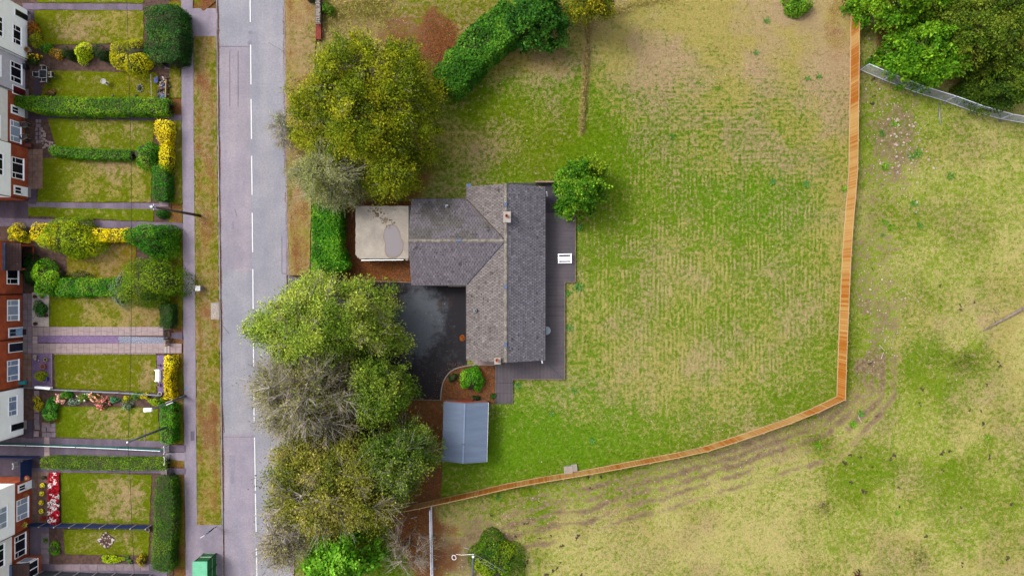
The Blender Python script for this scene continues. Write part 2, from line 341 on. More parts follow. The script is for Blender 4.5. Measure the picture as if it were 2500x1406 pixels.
def field_masks(px, py):
    p0x, p0y = px, py
    px = p0x+(fbm(p0x/60, p0y/60, 61, 4)-.5)*110; py = p0y+(fbm(p0x/60+40, p0y/60, 67, 4)-.5)*110
    # inside the new fence: a mown, half parched lawn
    fx = np.interp(p0y, [p[1] for p in FENCE[:10]], [p[0] for p in FENCE[:10]])
    fy = np.interp(p0x, [p[0] for p in FENCE[9:]][::-1], [p[1] for p in FENCE[9:]][::-1])
    inside = ((p0x < fx) & (p0y < fy)).astype(float)
    big = fbm(px/130, py/130, 3, 4); mid = fbm(px/45, py/45, 9, 3)
    dry = .44+(big-.5)*.55
    dry += .42*(1-sm(60, 400, py))*sm(1400, 1500, px) - .16*sm(950, 1120, py)
    dry += .26*sm(1930, 2060, px)*(1-sm(500, 900, py)) + .12*blob(px, py, 1600, 850, 260, 140, .8)
    dry -= .22*blob(px, py, 1260, 260, 190, 90, .8) + .16*blob(px, py, 1250, 400, 230, 60, .8) + .2*blob(px, py, 1480, 330, 70, 240, .8)
    dry -= .15*blob(px, py, 1480, 620, 90, 300, .8) + .14*blob(px, py, 1300, 1070, 230, 110, .8) + .18*blob(px, py, 1850, 500, 150, 90, .9)
    dry += .30*blob(px, py, 1330, 110, 130, 60, .8) + .2*blob(px, py, 1150, 330, 70, 60, .8)
    dry -= .12*blob(px, py, 1900, 980, 240, 50, .8)
    lush = .5+.5*blob(px, py, 1300, 1060, 260, 120, .8)+.3*blob(px, py, 1850, 500, 160, 90, .8)-.4*blob(px, py, 1230, 330, 220, 110, .6)
    sv = 1.0*blob(px, py, 1700, 620, 360, 360, .3); shz = .7*blob(px, py, 1830, 260, 260, 170, .3); sv = sv*(1-.8*shz)
    dirt = np.zeros_like(px); stone = np.full_like(px, .03)
    # outside: rough pasture with a worn track
    o = 1-inside; east = o*(px > 1000)
    track = [(2150, 230), (2170, 420), (2150, 560), (2140, 700), (2150, 880), (2110, 980), (1950, 1060), (1760, 1130), (1560, 1190), (1380, 1235), (1230, 1290), (1110, 1370)]
    td = pdist(px, py, track)
    odry = .50+(big-.5)*.85+.06*sm(2150, 2480, px)+.08*sm(1180, 1400, py)-.12*blob(px, py, 2150, 1080, 170, 140, .8)-.16*blob(px, py, 1250, 1230, 160, 50, .7)+.08*blob(px, py, 1750, 1330, 330, 90, .8)
    odry -= .1*blob(px, py, 2330, 900, 120, 60, .7)+.08*blob(px, py, 2240, 1180, 190, 90, .7)
    dry = np.where(east > 0, odry, dry); lush = np.where(east > 0, .42+(mid-.5)*.8, lush); sv = sv*inside; shz = shz*inside
    dirt += east*(.2*(1-sm(15, 90, td))*(.3+1.1*mid)+.38*blob(px, py, 2200, 350, 60, 100, .7)+.16*blob(px, py, 2125, 620, 35, 280, .8)+.2*blob(px, py, 2130, 120, 45, 120, .6)+.16*blob(px, py, 2170, 790, 70, 110, .7))
    dirt += east*(.5*blob(px, py, 1140, 1330, 80, 80, .8)*(mid+.3)) + .12*o
    stone += east*(.9*blob(px, py, 2215, 350, 85, 130, .5)+.55*blob(px, py, 2160, 780, 80, 150, .5)+.3*(1-sm(10, 60, td)))
    ol = east*.08
    wx, wy = p0x+(fbm(p0x/90, p0y/90, 71, 2)-.5)*26, p0y+(fbm(p0x/90, p0y/90, 73, 2)-.5)*26
    for k, (o1, a) in enumerate(((18, .42), (38, .5), (60, .55), (84, .5), (112, .5))):
        rut = pdist(wx, wy, [(2085+o1*.9, 880), (2075+o1, 965), (1990+o1*.5, 1010+o1), (1800, 1080+o1), (1600, 1130+o1*1.1), (1400, 1170+o1*1.2), (1230, 1210+o1*1.2)])
        dirt += east*a*(1-sm(2, 11, rut))*(.25+1.2*fbm(p0x/60+k*7, p0y/60, 77+k, 2)); dry = dry+east*.2*(1-sm(2, 14, rut))
    # leaf litter below the roadside trees, beds and the northern scrub
    lit = .95*blob(px, py, 1015, 1110, 62, 150, .35)+.95*blob(px, py, 1040, 1330, 60, 130, .4)+.9*blob(px, py, 830, 1000, 175, 330, .3)+.85*blob(px, py, 880, 400, 150, 110, .5)
    lit += .5*blob(px, py, 1010, 160, 80, 70, .6)+.75*blob(px, py, 1085, 90, 55, 55, .5)+.8*blob(px, py, 2165, 60, 35, 130, .6)+.45*blob(px, py, 2040, 60, 40, 70, .8)+.4*blob(px, py, 1370, 540, 60, 30, .8)
    lit += .9*blob(px, py, 2350, 110, 170, 90, .5)
    lit = lit+.5*blob(px, py, 1000, 70, 80, 50, .7); dirt = dirt+.6*blob(px, py, 990, 65, 70, 45, .8)
    north = (p0x > 780)*(p0x < 1380)*(py < 150)
    ol = ol+.5*north; dry = dry+.18*north*(px < 960)
    left = (p0x < 700) & (p0x > -40) & (p0y > -45) & (p0y < 1450)
    lit = np.where(left, .75, lit); dirt = np.where(left, .2, dirt); dry = np.where(left, .3, dry)
    drk = pdist(p0x, p0y, [(1437, 60), (1420, 325)])
    dry = dry+.45*(1-sm(5, 14, drk)); dirt = dirt+.35*(1-sm(4, 9, drk))
    return dict(dry=dry.ravel(), dirt=dirt.ravel(), litter=lit.ravel(), lush=lush.ravel(), sv=sv.ravel(), sh=shz.ravel(), stone=stone.ravel(), olive=ol.ravel(), pale=(east*(.35+.6*sm(.35, .65, fbm(px/90, py/90, 91, 3)))+.25*inside*sm(300, 700, py)).ravel())
def make_ground():
    gx = np.concatenate([[-900, -400, -150, -90], np.arange(-64, 64.1, .4), [90, 150, 400, 900]])
    gy = np.concatenate([[-900, -400, -120, -60], np.arange(-36, 36.1, .4), [60, 120, 400, 900]])
    X, Y = np.meshgrid(gx, gy); px = X/S+CX; py = CY-Y/S
    me = grid_mesh('ground', X, Y, np.zeros_like(X), M_GRASS); set_masks(me, **field_masks(px, py))
    return struct(link(bpy.data.objects.new('ground', me)))
make_ground()
def sheet(name, q, z, m, mask=None, step=.45, jit=0., col=None, thick=0., seed=1):
    """a four-cornered sheet laid on the ground; corners (TL, TR, BR, BL) in photo pixels"""
    a, b_, c, d = [np.array(W(*p, 0))[:2] for p in q]
    nx = max(2, int(np.linalg.norm(b_-a)/step)+1); ny = max(2, int(np.linalg.norm(d-a)/step)+1)
    u, v = np.meshgrid(np.linspace(0, 1, nx), np.linspace(0, 1, ny))
    P = (a*(1-u[..., None])+b_*u[..., None])*(1-v[..., None])+(d*(1-u[..., None])+c*u[..., None])*v[..., None]
    X, Y = P[..., 0].copy(), P[..., 1].copy()
    if jit:
        e = np.zeros_like(u); e[0, :] = e[-1, :] = e[:, 0] = e[:, -1] = 1
        X += e*jit*(fbm(X*2.2, Y*2.2, seed, 2)-.5)*2; Y += e*jit*(fbm(X*2.2+50, Y*2.2, seed+5, 2)-.5)*2
    me = grid_mesh(name, X, Y, np.full_like(X, z), m)
    if mask is not None:
        mk = mask(u, v, X/S+CX, CY-Y/S); set_masks(me, **{k: np.asarray(x)*np.ones_like(u) if np.ndim(x) == 0 else x for k, x in mk.items()} if False else {k: (np.asarray(x)*np.ones_like(u)).ravel() for k, x in mk.items()})
    return struct(link(bpy.data.objects.new(name, me)))
def lawnmask(dry0, left=.3, seed=2, olive=.5, lit=0., edge=.35, right=0.):
    def f(u, v, px, py):
        n = fbm(px/28, py/28, seed, 3); ed = np.minimum(np.minimum(u, 1-u)*3.2, np.minimum(v, 1-v)*1.8)
        d = dry0-.2+(n-.5)*.7-left*(1-sm(.08, .38, u))-edge*(1-sm(0, .3, ed))+right*sm(.6, 1, u)
        return dict(dry=d, lush=.45+(n-.5)*.5, olive=olive, litter=lit*sm(.45, .9, u)+.0)
    return f
def vergemask(seed, lit=.5, dry=.45):
    def f(u, v, px, py):
        n = fbm(px/22, py/40, seed, 3); c = 1-np.abs(u-.5)*2
        return dict(dry=dry+.25*sm(.3, 1, c)+(n-.5)*.8, litter=lit+(n-.5)*1.1-.3*(1-sm(0, .4, c)), olive=.5, lush=.3, dirt=.1)
    return f
def strip(name, pts_l, pts_r, z, m, mask=None, step=.45, jit=0., seed=1):
    """a long sheet between a left and a right polyline (photo pixels, top to bottom)"""
    ys = np.arange(pts_l[0][1], pts_l[-1][1]+.01, step/S); ys[-1] = pts_l[-1][1]
    L = np.interp(ys, [p[1] for p in pts_l], [p[0] for p in pts_l]); R = np.interp(ys, [p[1] for p in pts_r], [p[0] for p in pts_r])
    nx = max(2, int(np.mean(R-L)*S/step)+1); u = np.linspace(0, 1, nx)[None, :]
    px = L[:, None]*(1-u)+R[:, None]*u; py = np.repeat(ys[:, None], nx, 1)
    X = (px-CX)*S; Y = (CY-py)*S
    if jit:
        e = np.zeros_like(X); e[:, 0] = e[:, -1] = 1; X = X+e*jit*(fbm(X*2+9, Y*2.5, seed, 2)-.5)*2
    me = grid_mesh(name, X, Y, np.full_like(X, z), m)
    if mask is not None:
        vv = (py-ys[0])/(ys[-1]-ys[0]); set_masks(me, **{k: (np.asarray(x)*np.ones_like(X)).ravel() for k, x in mask(np.repeat(u, len(ys), 0), vv, px, py).items()})
    return struct(link(bpy.data.objects.new(name, me)))
# ================================================================ ROAD, PAVEMENT, VERGES
def roadL(y): return 531+(y/1406)*15.5
def roadR(y): return float(np.interp(y, [0, 420, 700, 1406], [693.5, 698, 704, 716]))
def mid(y): return float(np.interp(y, [0, 600, 1000, 1406], [611, 617, 620.5, 627.5]))
YS = [-900, 0, 300, 600, 900, 1200, 1406, 2300]
strip('road', [(roadL(y), y) for y in YS], [(roadR(y), y) for y in YS], .012, M_ROAD, step=1.2)
def road_bits():
    bays = [(-168, -70), (-28, 55), (110, 207), (243, 340), (381, 476), (520, 616), (657, 755), (796, 893), (934, 1030), (1067, 1197), (1204, 1297), (1336, 1434), (1474, 1570)]
    rl = struct(bpy.data.objects.new('road_marking', None)); COL.objects.link(rl)
    for a, b_ in bays:
        def f(m):
            for y0 in np.linspace(a, b_, 9)[:-1]:
                y1 = y0+(b_-a)/8; j = .012*(random.random()-.5)
                p, q = W(mid(y0), y0), W(mid(y1), y1)
                m.add([(p.x-.058+j, p.y, .040), (p.x+.058+j, p.y, .040), (q.x+.058+j, q.y, .040), (q.x-.058+j, q.y, .040)], [(3, 2, 1, 0)])
        part('centre_dash', M_WHITE, rl, f)
    pk = struct(bpy.data.objects.new('road_repair', None)); COL.objects.link(pk)
    PZ = [.014]
    def quadpatch(x0, y0, x1, y1, c, nm="patch"):
        PZ[0] += .002; z = PZ[0]
        part(nm, M_ROADP, pk, lambda m: m.add([W(x0, y1, z), W(x1, y1, z), W(x1, y0, z), W(x0, y0, z)], [(0, 1, 2, 3)], c))
    for r in [(533, 112, 609, 372, (.98, .95, .95)), (537, 372, 615, 660, (.98, .95, .96)), (561, 125, 581, 262, (1.03, .98, .97)), (688, 576, 699, 668, (.95, .95, .98)), (548, 1060, 620, 1406, (1.0, .96, .99)), (560, 1110, 575, 1215, (.88, .87, .92)), (563, 1150, 571, 1180, (.75, .75, .82)), (567, 540, 571, 560, (.8, .8, .86)), (577, 653, 616, 665, (1.05, 1., 1.))]: quadpatch(*r[:4], r[4])
    # cracks and joints
    for pts in [[(561, 125), (561, 262)], [(581, 125), (581, 262)], [(688, 576), (688, 668), (699, 668)], [(540, 790), (560, 815)], [(546, 1066), (621, 1066)], [(534, 114), (610, 114)], [(544, 1008), (548, 1056)], [(640, 1406), (652, 1386), (662, 1360)], [(656, 105), (692, 126)], [(573, 510), (579, 530)]]:
        def f(m):
            for p, q in zip(pts, pts[1:]): m.beam(W(*p, .036), W(*q, .036), .03, .006)
        part('crack', M_CRACK, pk, f)
    for x, y, r in [(611, 80, 5), (610, 106, 6)]: part('patch', M_CRACK, pk, lambda m: m.lathe([(r*S, 0), (r*S*.9, .003)], *W(x, y)[:2], .034, 9, (2.6, 2.6, 2.6)))
M_ROADP = asphalt('repair_asphalt', T(163, 159, 173), T(176, 169, 178)); M_CRACK = mat('crack_filler', T(92, 88, 100), rough=.9)
road_bits()
def pavL(y): return float(np.interp(y, [0, 250, 600, 1000, 1406], [443, 444, 448, 449, 455]))
def pavR(y): return float(np.interp(y, [0, 300, 700, 1100, 1406], [472, 474, 477, 480, 484]))
strip('pavement', [(pavL(y), y) for y in YS], [(pavR(y), y) for y in YS], .10, M_PATH, step=.9, jit=.05)
def crossing(y0, y1, x0f=pavR, nm='pavement_crossing', z=.104): strip(nm, [(x0f(y)-6, y) for y in (y0, y1)], [(roadL(y)-2.5, y) for y in (y0, y1)], z, M_PATH, step=.5, jit=.02)
crossing(22, 93); crossing(1276, 1460)
strip('verge', [(pavR(y)+.5, y) for y in (90, 400, 800, 1280)], [(roadL(y)-3, y) for y in (90, 400, 800, 1280)], .112, M_GRASS, vergemask(3, .40, .46), jit=.12)
strip('verge', [(474, -880), (474, 6), (497, 28)], [(527, -880), (527, 6), (499, 28)], .114, M_GRASS, vergemask(4, .75, .3), jit=.05)
M_VSLAB = M_CONC
def kerbs():
    for side in (0, 1):
        k = struct(bpy.data.objects.new('kerb', None)); COL.objects.link(k); L = .915; y = -40.
        base_me = None
        edge = roadL if side == 0 else roadR
        me = MB().box(-.065, .065, -L/2+.008, L/2-.008, 0, .125).build('kerb_stone', M_KERB, k); first = me; i = 0
        while y < 1440:
            p = W(edge(y)+(-1.2 if side == 0 else 1.2), y)
            o = first if i == 0 else link(first.copy(), k)
            o.location = (p.x+random.uniform(-.012, .012), p.y, random.uniform(-.012, .006)); v = random.uniform(.78, 1.12); o.color = (v, v*.98, v*.97, 1); i += 1; y += L/S
kerbs()
# moss, dead leaves and grit caught in the gutters
def gutter():
    n = 9000; y = RNG.uniform(-20, 1430, n); s = RNG.random(n) < .62
    x = np.where(s, 531+(y/1406)*15.5+1.3+np.abs(RNG.normal(size=n))*1.3, np.interp(y, [0, 420, 700, 1406], [693.5, 698, 704, 716])-.8-np.abs(RNG.normal(size=n))*1.6)
    keep = fbm(x*0+3, y/40, 5, 3)+RNG.random(n)*.3 > .55; x, y = x[keep], y[keep]; n = len(x)
    P = np.stack([(x-CX)*S, (CY-y)*S, np.full(n, .02)], 1); N = RNG.normal(size=(n, 3))*.25+np.array([0, 0, 1])
    o = leaves('fallen_leaves', P, N, RNG.uniform(.05, .11, n), palette([(150, 90, 50), (176, 112, 62), (120, 82, 60)], n, flat=True), None, PETAL, .7); stuff(o); tag(o, 'dead orange leaves and grit lying along the road gutters', 'leaves')
gutter()
# verge east of the road, front strips of the gardens
strip('verge', [(roadR(y)+2.5, y) for y in (-160, 0, 420, 672)], [(770, -160), (772, 60), (762, 420), (756, 672)], .112, M_GRASS, vergemask(8, .38, .74), jit=.08)
sheet('driveway_apron', [(706, 672), (760, 690), (900, 740), (706, 760)], .118, M_GPATH)
for a, b_, s in [(6, 240, 1), (290, 498, 2), (512, 545, 9), (562, 800, 3), (866, 962, 4), (968, 1082, 5), (1118, 1138, 6), (1165, 1382, 7)]:
    strip('front_verge', [(414, a), (414, b_)], [(pavL(a)-1, a), (pavL(b_)-1, b_)], .116, M_GRASS, vergemask(20+s, .55 if a > 500 else .25, .2), jit=.12, seed=s)
def cable_cover():
    o = thing('access_chamber', 'pale concrete chamber cover set in the verge by the road kerb', 'chamber', W(526, 759))
    part('rim', M_CONC, o, lambda m: m.obox(*W(526, 759)[:2], .09, .135, .86, 1.75, .02))
    for dy in (-9, 9): part('cover', M_STONE, o, lambda m: m.obox(*W(526, 759+dy)[:2], .135, .15, .62, .66, .02))
cable_cover()
# ================================================================ BUNGALOW
M_TILE = mat('roof_tile', (1, 1, 1), rough=.85, scale=1.2, var=.1, fine=.2, bump=.15, speck=(T(236, 232, 236), 3.2, .3, .3))
M_TILEL = mat('lichen_roof_tile', (1, 1, 1), rough=.92, scale=1.0, var=.12, fine=.3, bump=.2, speck=(T(226, 220, 214), 4.5, .32, .3), moss=(T(92, 84, 66), 1.1, .62, .7))
M_UNDER = mat('roof_underlay', T(46, 42, 50), rough=1)
M_RIDGE = mat('ridge_mortar', T(168, 158, 150), T(128, 120, 112), rough=.95, scale=5, fine=.3, speck=(T(215, 212, 200), 6, .3, .4), moss=(T(96, 98, 60), 3, .58, .8))
M_LEAD = mat('lead', T(96, 120, 158), rough=.5, metal=.2, var=.15)
HB = thing('bungalow', 'L-shaped grey tiled bungalow with two chimneys beside the dark driveway', 'house', (0, 0, 0))
ZE, ZR = 2.5, 4.6
XL, XR, XM = -4.59, 3.33, -.62; YN, YS_ = 10.30, -7.36; WN, WS, WM, WX = 9.0, .34, 4.66, -10.25
def bung_walls(m):
    m.box(XL+.4, XR-.4, YS_+.25, YN-.25, 0, ZE+.05); m.box(WX+.2, XL+.39, WS+.4, WN-.4, 0, ZE+.05)
    for y in (YS_+.25, YN-.25):
        m.add([(XL+.4, y-.1, ZE), (XR-.4, y-.1, ZE), (XM, y-.1, ZR-.12), (XL+.4, y+.1, ZE), (XR-.4, y+.1, ZE), (XM, y+.1, ZR-.12)], [(0, 1, 2), (5, 4, 3), (0, 3, 4, 1), (1, 4, 5, 2), (2, 5, 3, 0)])
    m.add([(WX+.2, WS+.4, ZE), (WX+.2, WN-.4, ZE), (WX+.2, WM, ZR-.12), (WX+.4, WS+.4, ZE), (WX+.4, WN-.4, ZE), (WX+.4, WM, ZR-.12)], [(2, 1, 0), (3, 4, 5), (0, 1, 4, 3), (1, 2, 5, 4), (2, 0, 3, 5)])
part('wall', M_CREAM, HB, bung_walls)
def wall_window(x, y0, y1, z0, z1, out, par, m=M_GLASS, nm='window'):
    f = part(nm, M_UPVC, par, lambda b: b.box(min(x, x+out*.06), max(x, x+out*.06), y0, y1, z0, z1))
    n = max(1, round((y1-y0)/.9)); s = (y1-y0)/n
    for i in range(n): part('pane', m, f, lambda b: b.box(min(x, x+out*.075), max(x, x+out*.075), y0+i*s+.06, y0+(i+1)*s-.06, z0+.07, z1-.07))
    return f
for a, b_ in ((-6, -3.2), (-1.5, 1.8), (3.5, 6)): wall_window(XR-.4, a, b_, .3, 2.15, 1, HB)
for a, b_ in ((-5.8, -4.2), (-2.6, -.9)): wall_window(XL+.4, a, b_, .9, 2.1, -1, HB)
# roof underlay: five sloping planes
def und(m):
    d = .03
    for y0, y1, xa in ((YS_, YN, XR),): m.add([(XM, y0, ZR-d), (xa, y0, ZE-d), (xa, y1, ZE-d), (XM, y1, ZR-d)], [(0, 1, 2, 3)])
    m.add([(XM, YN, ZR-d), (XL, YN, ZE-d), (XL, WN, ZE-d), (XM, WM, ZR-d)], [(0, 1, 2, 3)])
    m.add([(XM, WM, ZR-d), (XL, WS, ZE-d), (XL, YS_, ZE-d), (XM, YS_, ZR-d)], [(0, 1, 2, 3)])
    m.add([(WX, WM, ZR-d), (WX, WN, ZE-d), (XL, WN, ZE-d), (XM, WM, ZR-d)], [(3, 2, 1, 0)])
    m.add([(WX, WM, ZR-d), (WX, WS, ZE-d), (XL, WS, ZE-d), (XM, WM, ZR-d)], [(0, 1, 2, 3)])
ROOF = part('roof', M_UNDER, HB, und)
TW, TG = .315, .268
def tile_local(w=TW, g=TG):
    a = w/2-.02; lo, hi = .060, .012
    return [(-a, 0, lo), (a, 0, lo), (a, g+.04, hi), (-a, g+.04, hi), (-a, 0, 0), (a, 0, 0), (a, g+.04, -.012), (-a, g+.04, -.012)], [(0, 1, 2, 3), (4, 5, 1, 0), (5, 6, 2, 1), (7, 4, 0, 3)]
TL_ME = new_mesh('roof_tile', *tile_local(), None, M_TILE)
def slope(e0, along, up, L, V, colf, inside, joined, singles=None, mossy=False):
    """rows of interlocking tiles; e0 = eave corner, along/up = unit vectors, colf(u, v) -> colour"""
    along = Vector(along); up = Vector(up).normalized(); nrm = along.cross(up).normalized()
    if nrm.z < 0: nrm = -nrm
    rows = int(V/ (TG/ math.cos(0)))+1; g = V/rows; r = 0
    lv, lf = tile_local(TW, g)
    for r in range(rows):
        off = (TW/2 if r % 2 else 0)+random.uniform(-.02, .02); u = off-TW/2
        while u < L+TW/2:
            ua, ub = max(u, 0), min(u+TW, L); uc = (ua+ub)/2; fw = (ub-ua)/TW
            if fw > .15 and inside(uc, (r+.5)*g):
                o = Vector(e0)+along*uc+up*(r*g-.03)+nrm*(.0+random.uniform(-.004, .01))
                rz = random.gauss(0, .012); a2 = (along*math.cos(rz)+up*math.sin(rz)); u2 = nrm.cross(a2)
                if u2.dot(up) < 0: u2 = -u2
                c = colf(uc, r*g)
                if singles is not None and fw > .99: singles.append((o, a2, u2, nrm, c))
                else: joined.add([o+a2*p[0]*fw+u2*p[1]+nrm*p[2] for p in lv], lf, c)
            u += TW
J = MB(); JL = MB()
def tc(c, sp=.1):
    k = 1+random.gauss(0, sp); return tuple(min(.8, max(.01, v*k)) for v in c)
rl = math.hypot(XR-XM, ZR-ZE)
sing = []
slope((XR, YS_, ZE), (0, 1, 0), (XM-XR, 0, ZR-ZE), YN-YS_, rl, lambda u, v: tc(T(127, 122, 132), .15), lambda u, v: True, J, sing)
ll = math.hypot(XM-XL, ZR-ZE); LC = T(140, 131, 129)
hv = lambda v: v/ll*(XM-XL)         # horizontal run reached at slope distance v
kN = (WN-WM)/(XM-XL); kS = (WM-WS)/(XM-XL)
slope((XL, WN, ZE), (0, 1, 0), (XM-XL, 0, ZR-ZE), YN-WN+(WN-WM), ll, lambda u, v: tc(LC), lambda u, v: True and (u > -1), JL) if False else None
slope((XL, YS_, ZE), (0, 1, 0), (XM-XL, 0, ZR-ZE), YN-YS_, ll, lambda u, v: tc(LC, .13),
      lambda u, v: (YS_+u > WN-hv(v)*kN-.05) or (YS_+u < WS+hv(v)*kS+.05), JL)
wl = math.hypot(WN-WM, ZR-ZE); hw = lambda v: v/wl*(XM-XL)
WCN = T(126, 119, 126); WCS = T(136, 127, 136)
def wn_col(u, v):
    k = fbm(np.array([u*.5]), np.array([v*.7]), 4, 3)[0]; return tc(WCN if k < .55 else T(112, 108, 106), .12)
slope((XM, WN, ZE), (-1, 0, 0), (0, WM-WN, ZR-ZE), XM-WX, wl, wn_col, lambda u, v: XM-u < XL+hw(v)+.05, JL)
slope((WX, WS, ZE), (1, 0, 0), (0, WM-WS, ZR-ZE), XM-WX, wl, lambda u, v: tc(WCS, .12), lambda u, v: WX+u < XL+hw(v)+.05, JL)
sing.sort(key=lambda s: s[0].x**2+s[0].y**2-s[0].z*30)
lv, lf = tile_local()
for i, (o, a, u, n, c) in enumerate(sing):
    if i < 300:
        t_ = bpy.data.objects.new('roof_tile', TL_ME); link(t_, ROOF); M4 = Matrix((a, u, n)).transposed().to_4x4(); M4.translation = o; t_.matrix_local = M4; t_.color = (*c, 1)
    else: J.add([o+a*p[0]+u*p[1]+n*p[2] for p in lv], lf, c)
stuff(J.build('roof_tiles', M_TILE, ROOF)); stuff(JL.build('lichened_roof_tiles', M_TILEL, ROOF))
# ridge tiles and valleys
def ridge_run(p, q, n):
    p, q = Vector(p), Vector(q); d = (q-p)/n; a = d.normalized()
    b = MB()
    prof = [(-.17, -.05), (-.13, .06), (0, .105), (.13, .06), (.17, -.05)]; sd = a.cross(Vector((0, 0, 1)))
    for e in (0, 1): b.add([a*((-d.length/2+.006) if e == 0 else d.length/2-.006)+sd*x+Vector((0, 0, z)) for x, z in prof], [])
    b.f = [(i, i+1, 6+i, 5+i) for i in range(4)]+[(0, 4, 3, 2, 1), (5, 6, 7, 8, 9)]
    me = new_mesh('ridge_tile', b.v, b.f, None, M_RIDGE)
    for i in range(n):
        o = link(bpy.data.objects.new('ridge_tile', me), ROOF); o.location = p+d*(i+.5)+Vector((0, 0, random.uniform(-.008, .012))); v = random.uniform(.8, 1.15); o.color = (v, v, v*.97, 1); o.rotation_euler = (0, 0, random.gauss(0, .01))
ridge_run((XM, YS_, ZR), (XM, YN, ZR), 39); ridge_run((WX, WM, ZR), (XM-.2, WM, ZR), 21)
for y0 in (WN, WS): part('valley_gutter', M_LEAD if y0 == WS else M_WOOD, ROOF, lambda m: m.beam((XL, y0, ZE+.085), (XM, WM, ZR+.08), .10, .03, (.3, .27, .26)))
for (x, y, ax) in ((XM, W(1238, 500, ZR).y, 1), (XM, W(1233, 700, ZR).y, 1), (XM, W(1231, 842, ZR).y, 1), (W(1121, 588, ZR).x, WM, 0)):
    part('ridge_vent', M_LEAD, ROOF, lambda m: m.obox(x, y, ZR+.03, ZR+.15, .3 if ax else .5, .5 if ax else .3, 0, WHITE, .75))
for px, py, sx in ((1091, 504, -1), (1160, 758, 1), (1285, 762, 1)):
    def f(m):
        z = 3.3 if px != 1091 else 2.95
        p = W(px, py, z); m.obox(p.x, p.y, z-.25, z+.16, .34, .36, 0, (1, 1, 1), .8)
    vt = part('roof_vent', M_STEEL, ROOF, f)
    part('vent_mouth', M_BLACK, vt, lambda m: m.lathe([(.09, 0), (.09, .06), (.02, .07)], *W(px, py, 3.4)[:2], 3.1 if px == 1091 else 3.44, 9))
# chimneys
def chimney(px, py, w, l, z1, brick, label):
    p = W(px, py, z1); c = part('chimney', brick, HB, lambda m: m.obox(p.x, p.y, 3.2, z1-.12, w, l, 0)); c['label'] = label
    part('cap', M_CONC, c, lambda m: m.obox(p.x, p.y, z1-.12, z1, w+.12, l+.12, 0, (1.1, 1.1, 1.1)))
    part('pot', M_TERRA, c, lambda m: m.lathe([(.16, 0), (.13, .3), (.16, .32), (.16, .38), (.10, .38), (.09, .1)], p.x-.05, p.y+.1, z1, 12))
    return c
chimney(1238, 530, .62, .95, 5.4, M_CONC, 'grey rendered chimney with terracotta pot'); c2 = chimney(1214.5, 881, .5, .55, 4.9, M_BRICK, 'red brick chimney at the gable')
part('flashing', M_LEAD, HB, lambda m: m.obox(*W(1238, 530, 4.7)[:2], 4.35, 4.62, .85, 1.15, 0, (1.1, 1.1, 1.1), .85))
# gutters, downpipes
def gut(m):
    m.beam((XR+.07, YS_, ZE-.06), (XR+.07, YN, ZE-.06), .11, .08); m.beam((XL-.07, YS_, ZE-.06), (XL-.07, WS-.1, ZE-.06), .11, .08); m.beam((XL-.07, WN+.1, ZE-.06), (XL-.07, YN, ZE-.06), .11, .08)
    m.beam((WX, WN+.07, ZE-.06), (XL-.2, WN+.07, ZE-.06), .11, .08); m.beam((WX, WS-.07, ZE-.06), (XL-.2, WS-.07, ZE-.06), .11, .08)
part('gutter', M_BLACK, HB, gut)
for px, py in ((1334, 474), (1322, 881)): part('downpipe', M_UPVC, HB, lambda m: m.beam(W(px, py-5, 2.3), W(px+2, py+5, 1.4), .13, .1))
part('door_canopy', M_LEAD, HB, lambda m: m.beam(W(1139, 454, 2.4), W(1150, 451, 2.4), .3, .08))
part('door_step', M_STONE, HB, lambda m: m.box(*sorted((W(1095, 0).x, W(1137, 0).x)), *sorted((W(0, 693).y, W(0, 700).y)), 0, .22, (1, .95, .8)))
# fallen twig on the roof
tw = thing('fallen_twig', 'bare forked twig lying on the bungalow roof near its north edge', 'twig', W(1320, 459, 2.75))
part('branch', M_PALE, tw, lambda m: (m.tube([W(1311, 455, 2.8), W(1318, 457, 2.85), W(1323, 462, 2.78)], [.02, .025, .012], 4), m.tube([W(1317, 457, 2.85), W(1314, 464, 2.8)], [.02, .008], 4), m.tube([W(1314, 454, 2.8), W(1322, 457, 2.85)], [.012, .01], 4)))
# ================================================================ GARAGE with a flat roof, yard, drive
M_FLATR = mat('flat_roof_screed', T(196, 186, 172), T(168, 158, 148), rough=.9, scale=.7, fine=.12, bump=.1)
GA = thing('flat_roof_garage', 'square garage with pale flat roof holding a rain puddle', 'garage', W(931, 567))
gz = 2.5; g0, g1 = W(868, 632, gz), W(998, 503, gz)
part('wall', M_CONC, GA, lambda m: m.box(g0.x+.12, g1.x-.12, g0.y+.12, g1.y-.12, 0, gz-.12, (.8, .78, .75)))
def groof(m):
    n = 26; e = []
    for i in range(4*n):
        s, t = divmod(i, n); t /= n
        x, y = [(g0.x+t*(g1.x-g0.x), g0.y), (g1.x, g0.y+t*(g1.y-g0.y)), (g1.x-t*(g1.x-g0.x), g1.y), (g0.x, g1.y-t*(g1.y-g0.y))][s]
        e.append((x+random.uniform(-.025, .025), y+random.uniform(-.025, .025)))
    e = e[2:-1]
    m.prism(e, gz-.12, gz)
part('roof_slab', M_FLATR, GA, groof)
def outline(pts, per=6):
    """smooth closed outline through photo points (Catmull-Rom)"""
    n = len(pts); r = []
    for i in range(n):
        p0, p1, p2, p3 = [Vector(pts[(i+k) % n]) for k in (-1, 0, 1, 2)]
        for j in range(per):
            t = j/per; r.append(.5*((2*p1)+(p2-p0)*t+(2*p0-5*p1+4*p2-p3)*t*t+(3*p1-p0-3*p2+p3)*t**3))
    return r
m_, t_, b_ = base('puddle_water'); b_.inputs['Base Color'].default_value = (*T(138, 128, 132), 1); b_.inputs['Roughness'].default_value = .06; b_.inputs['Specular IOR Level'].default_value = .5; M_WATER = m_
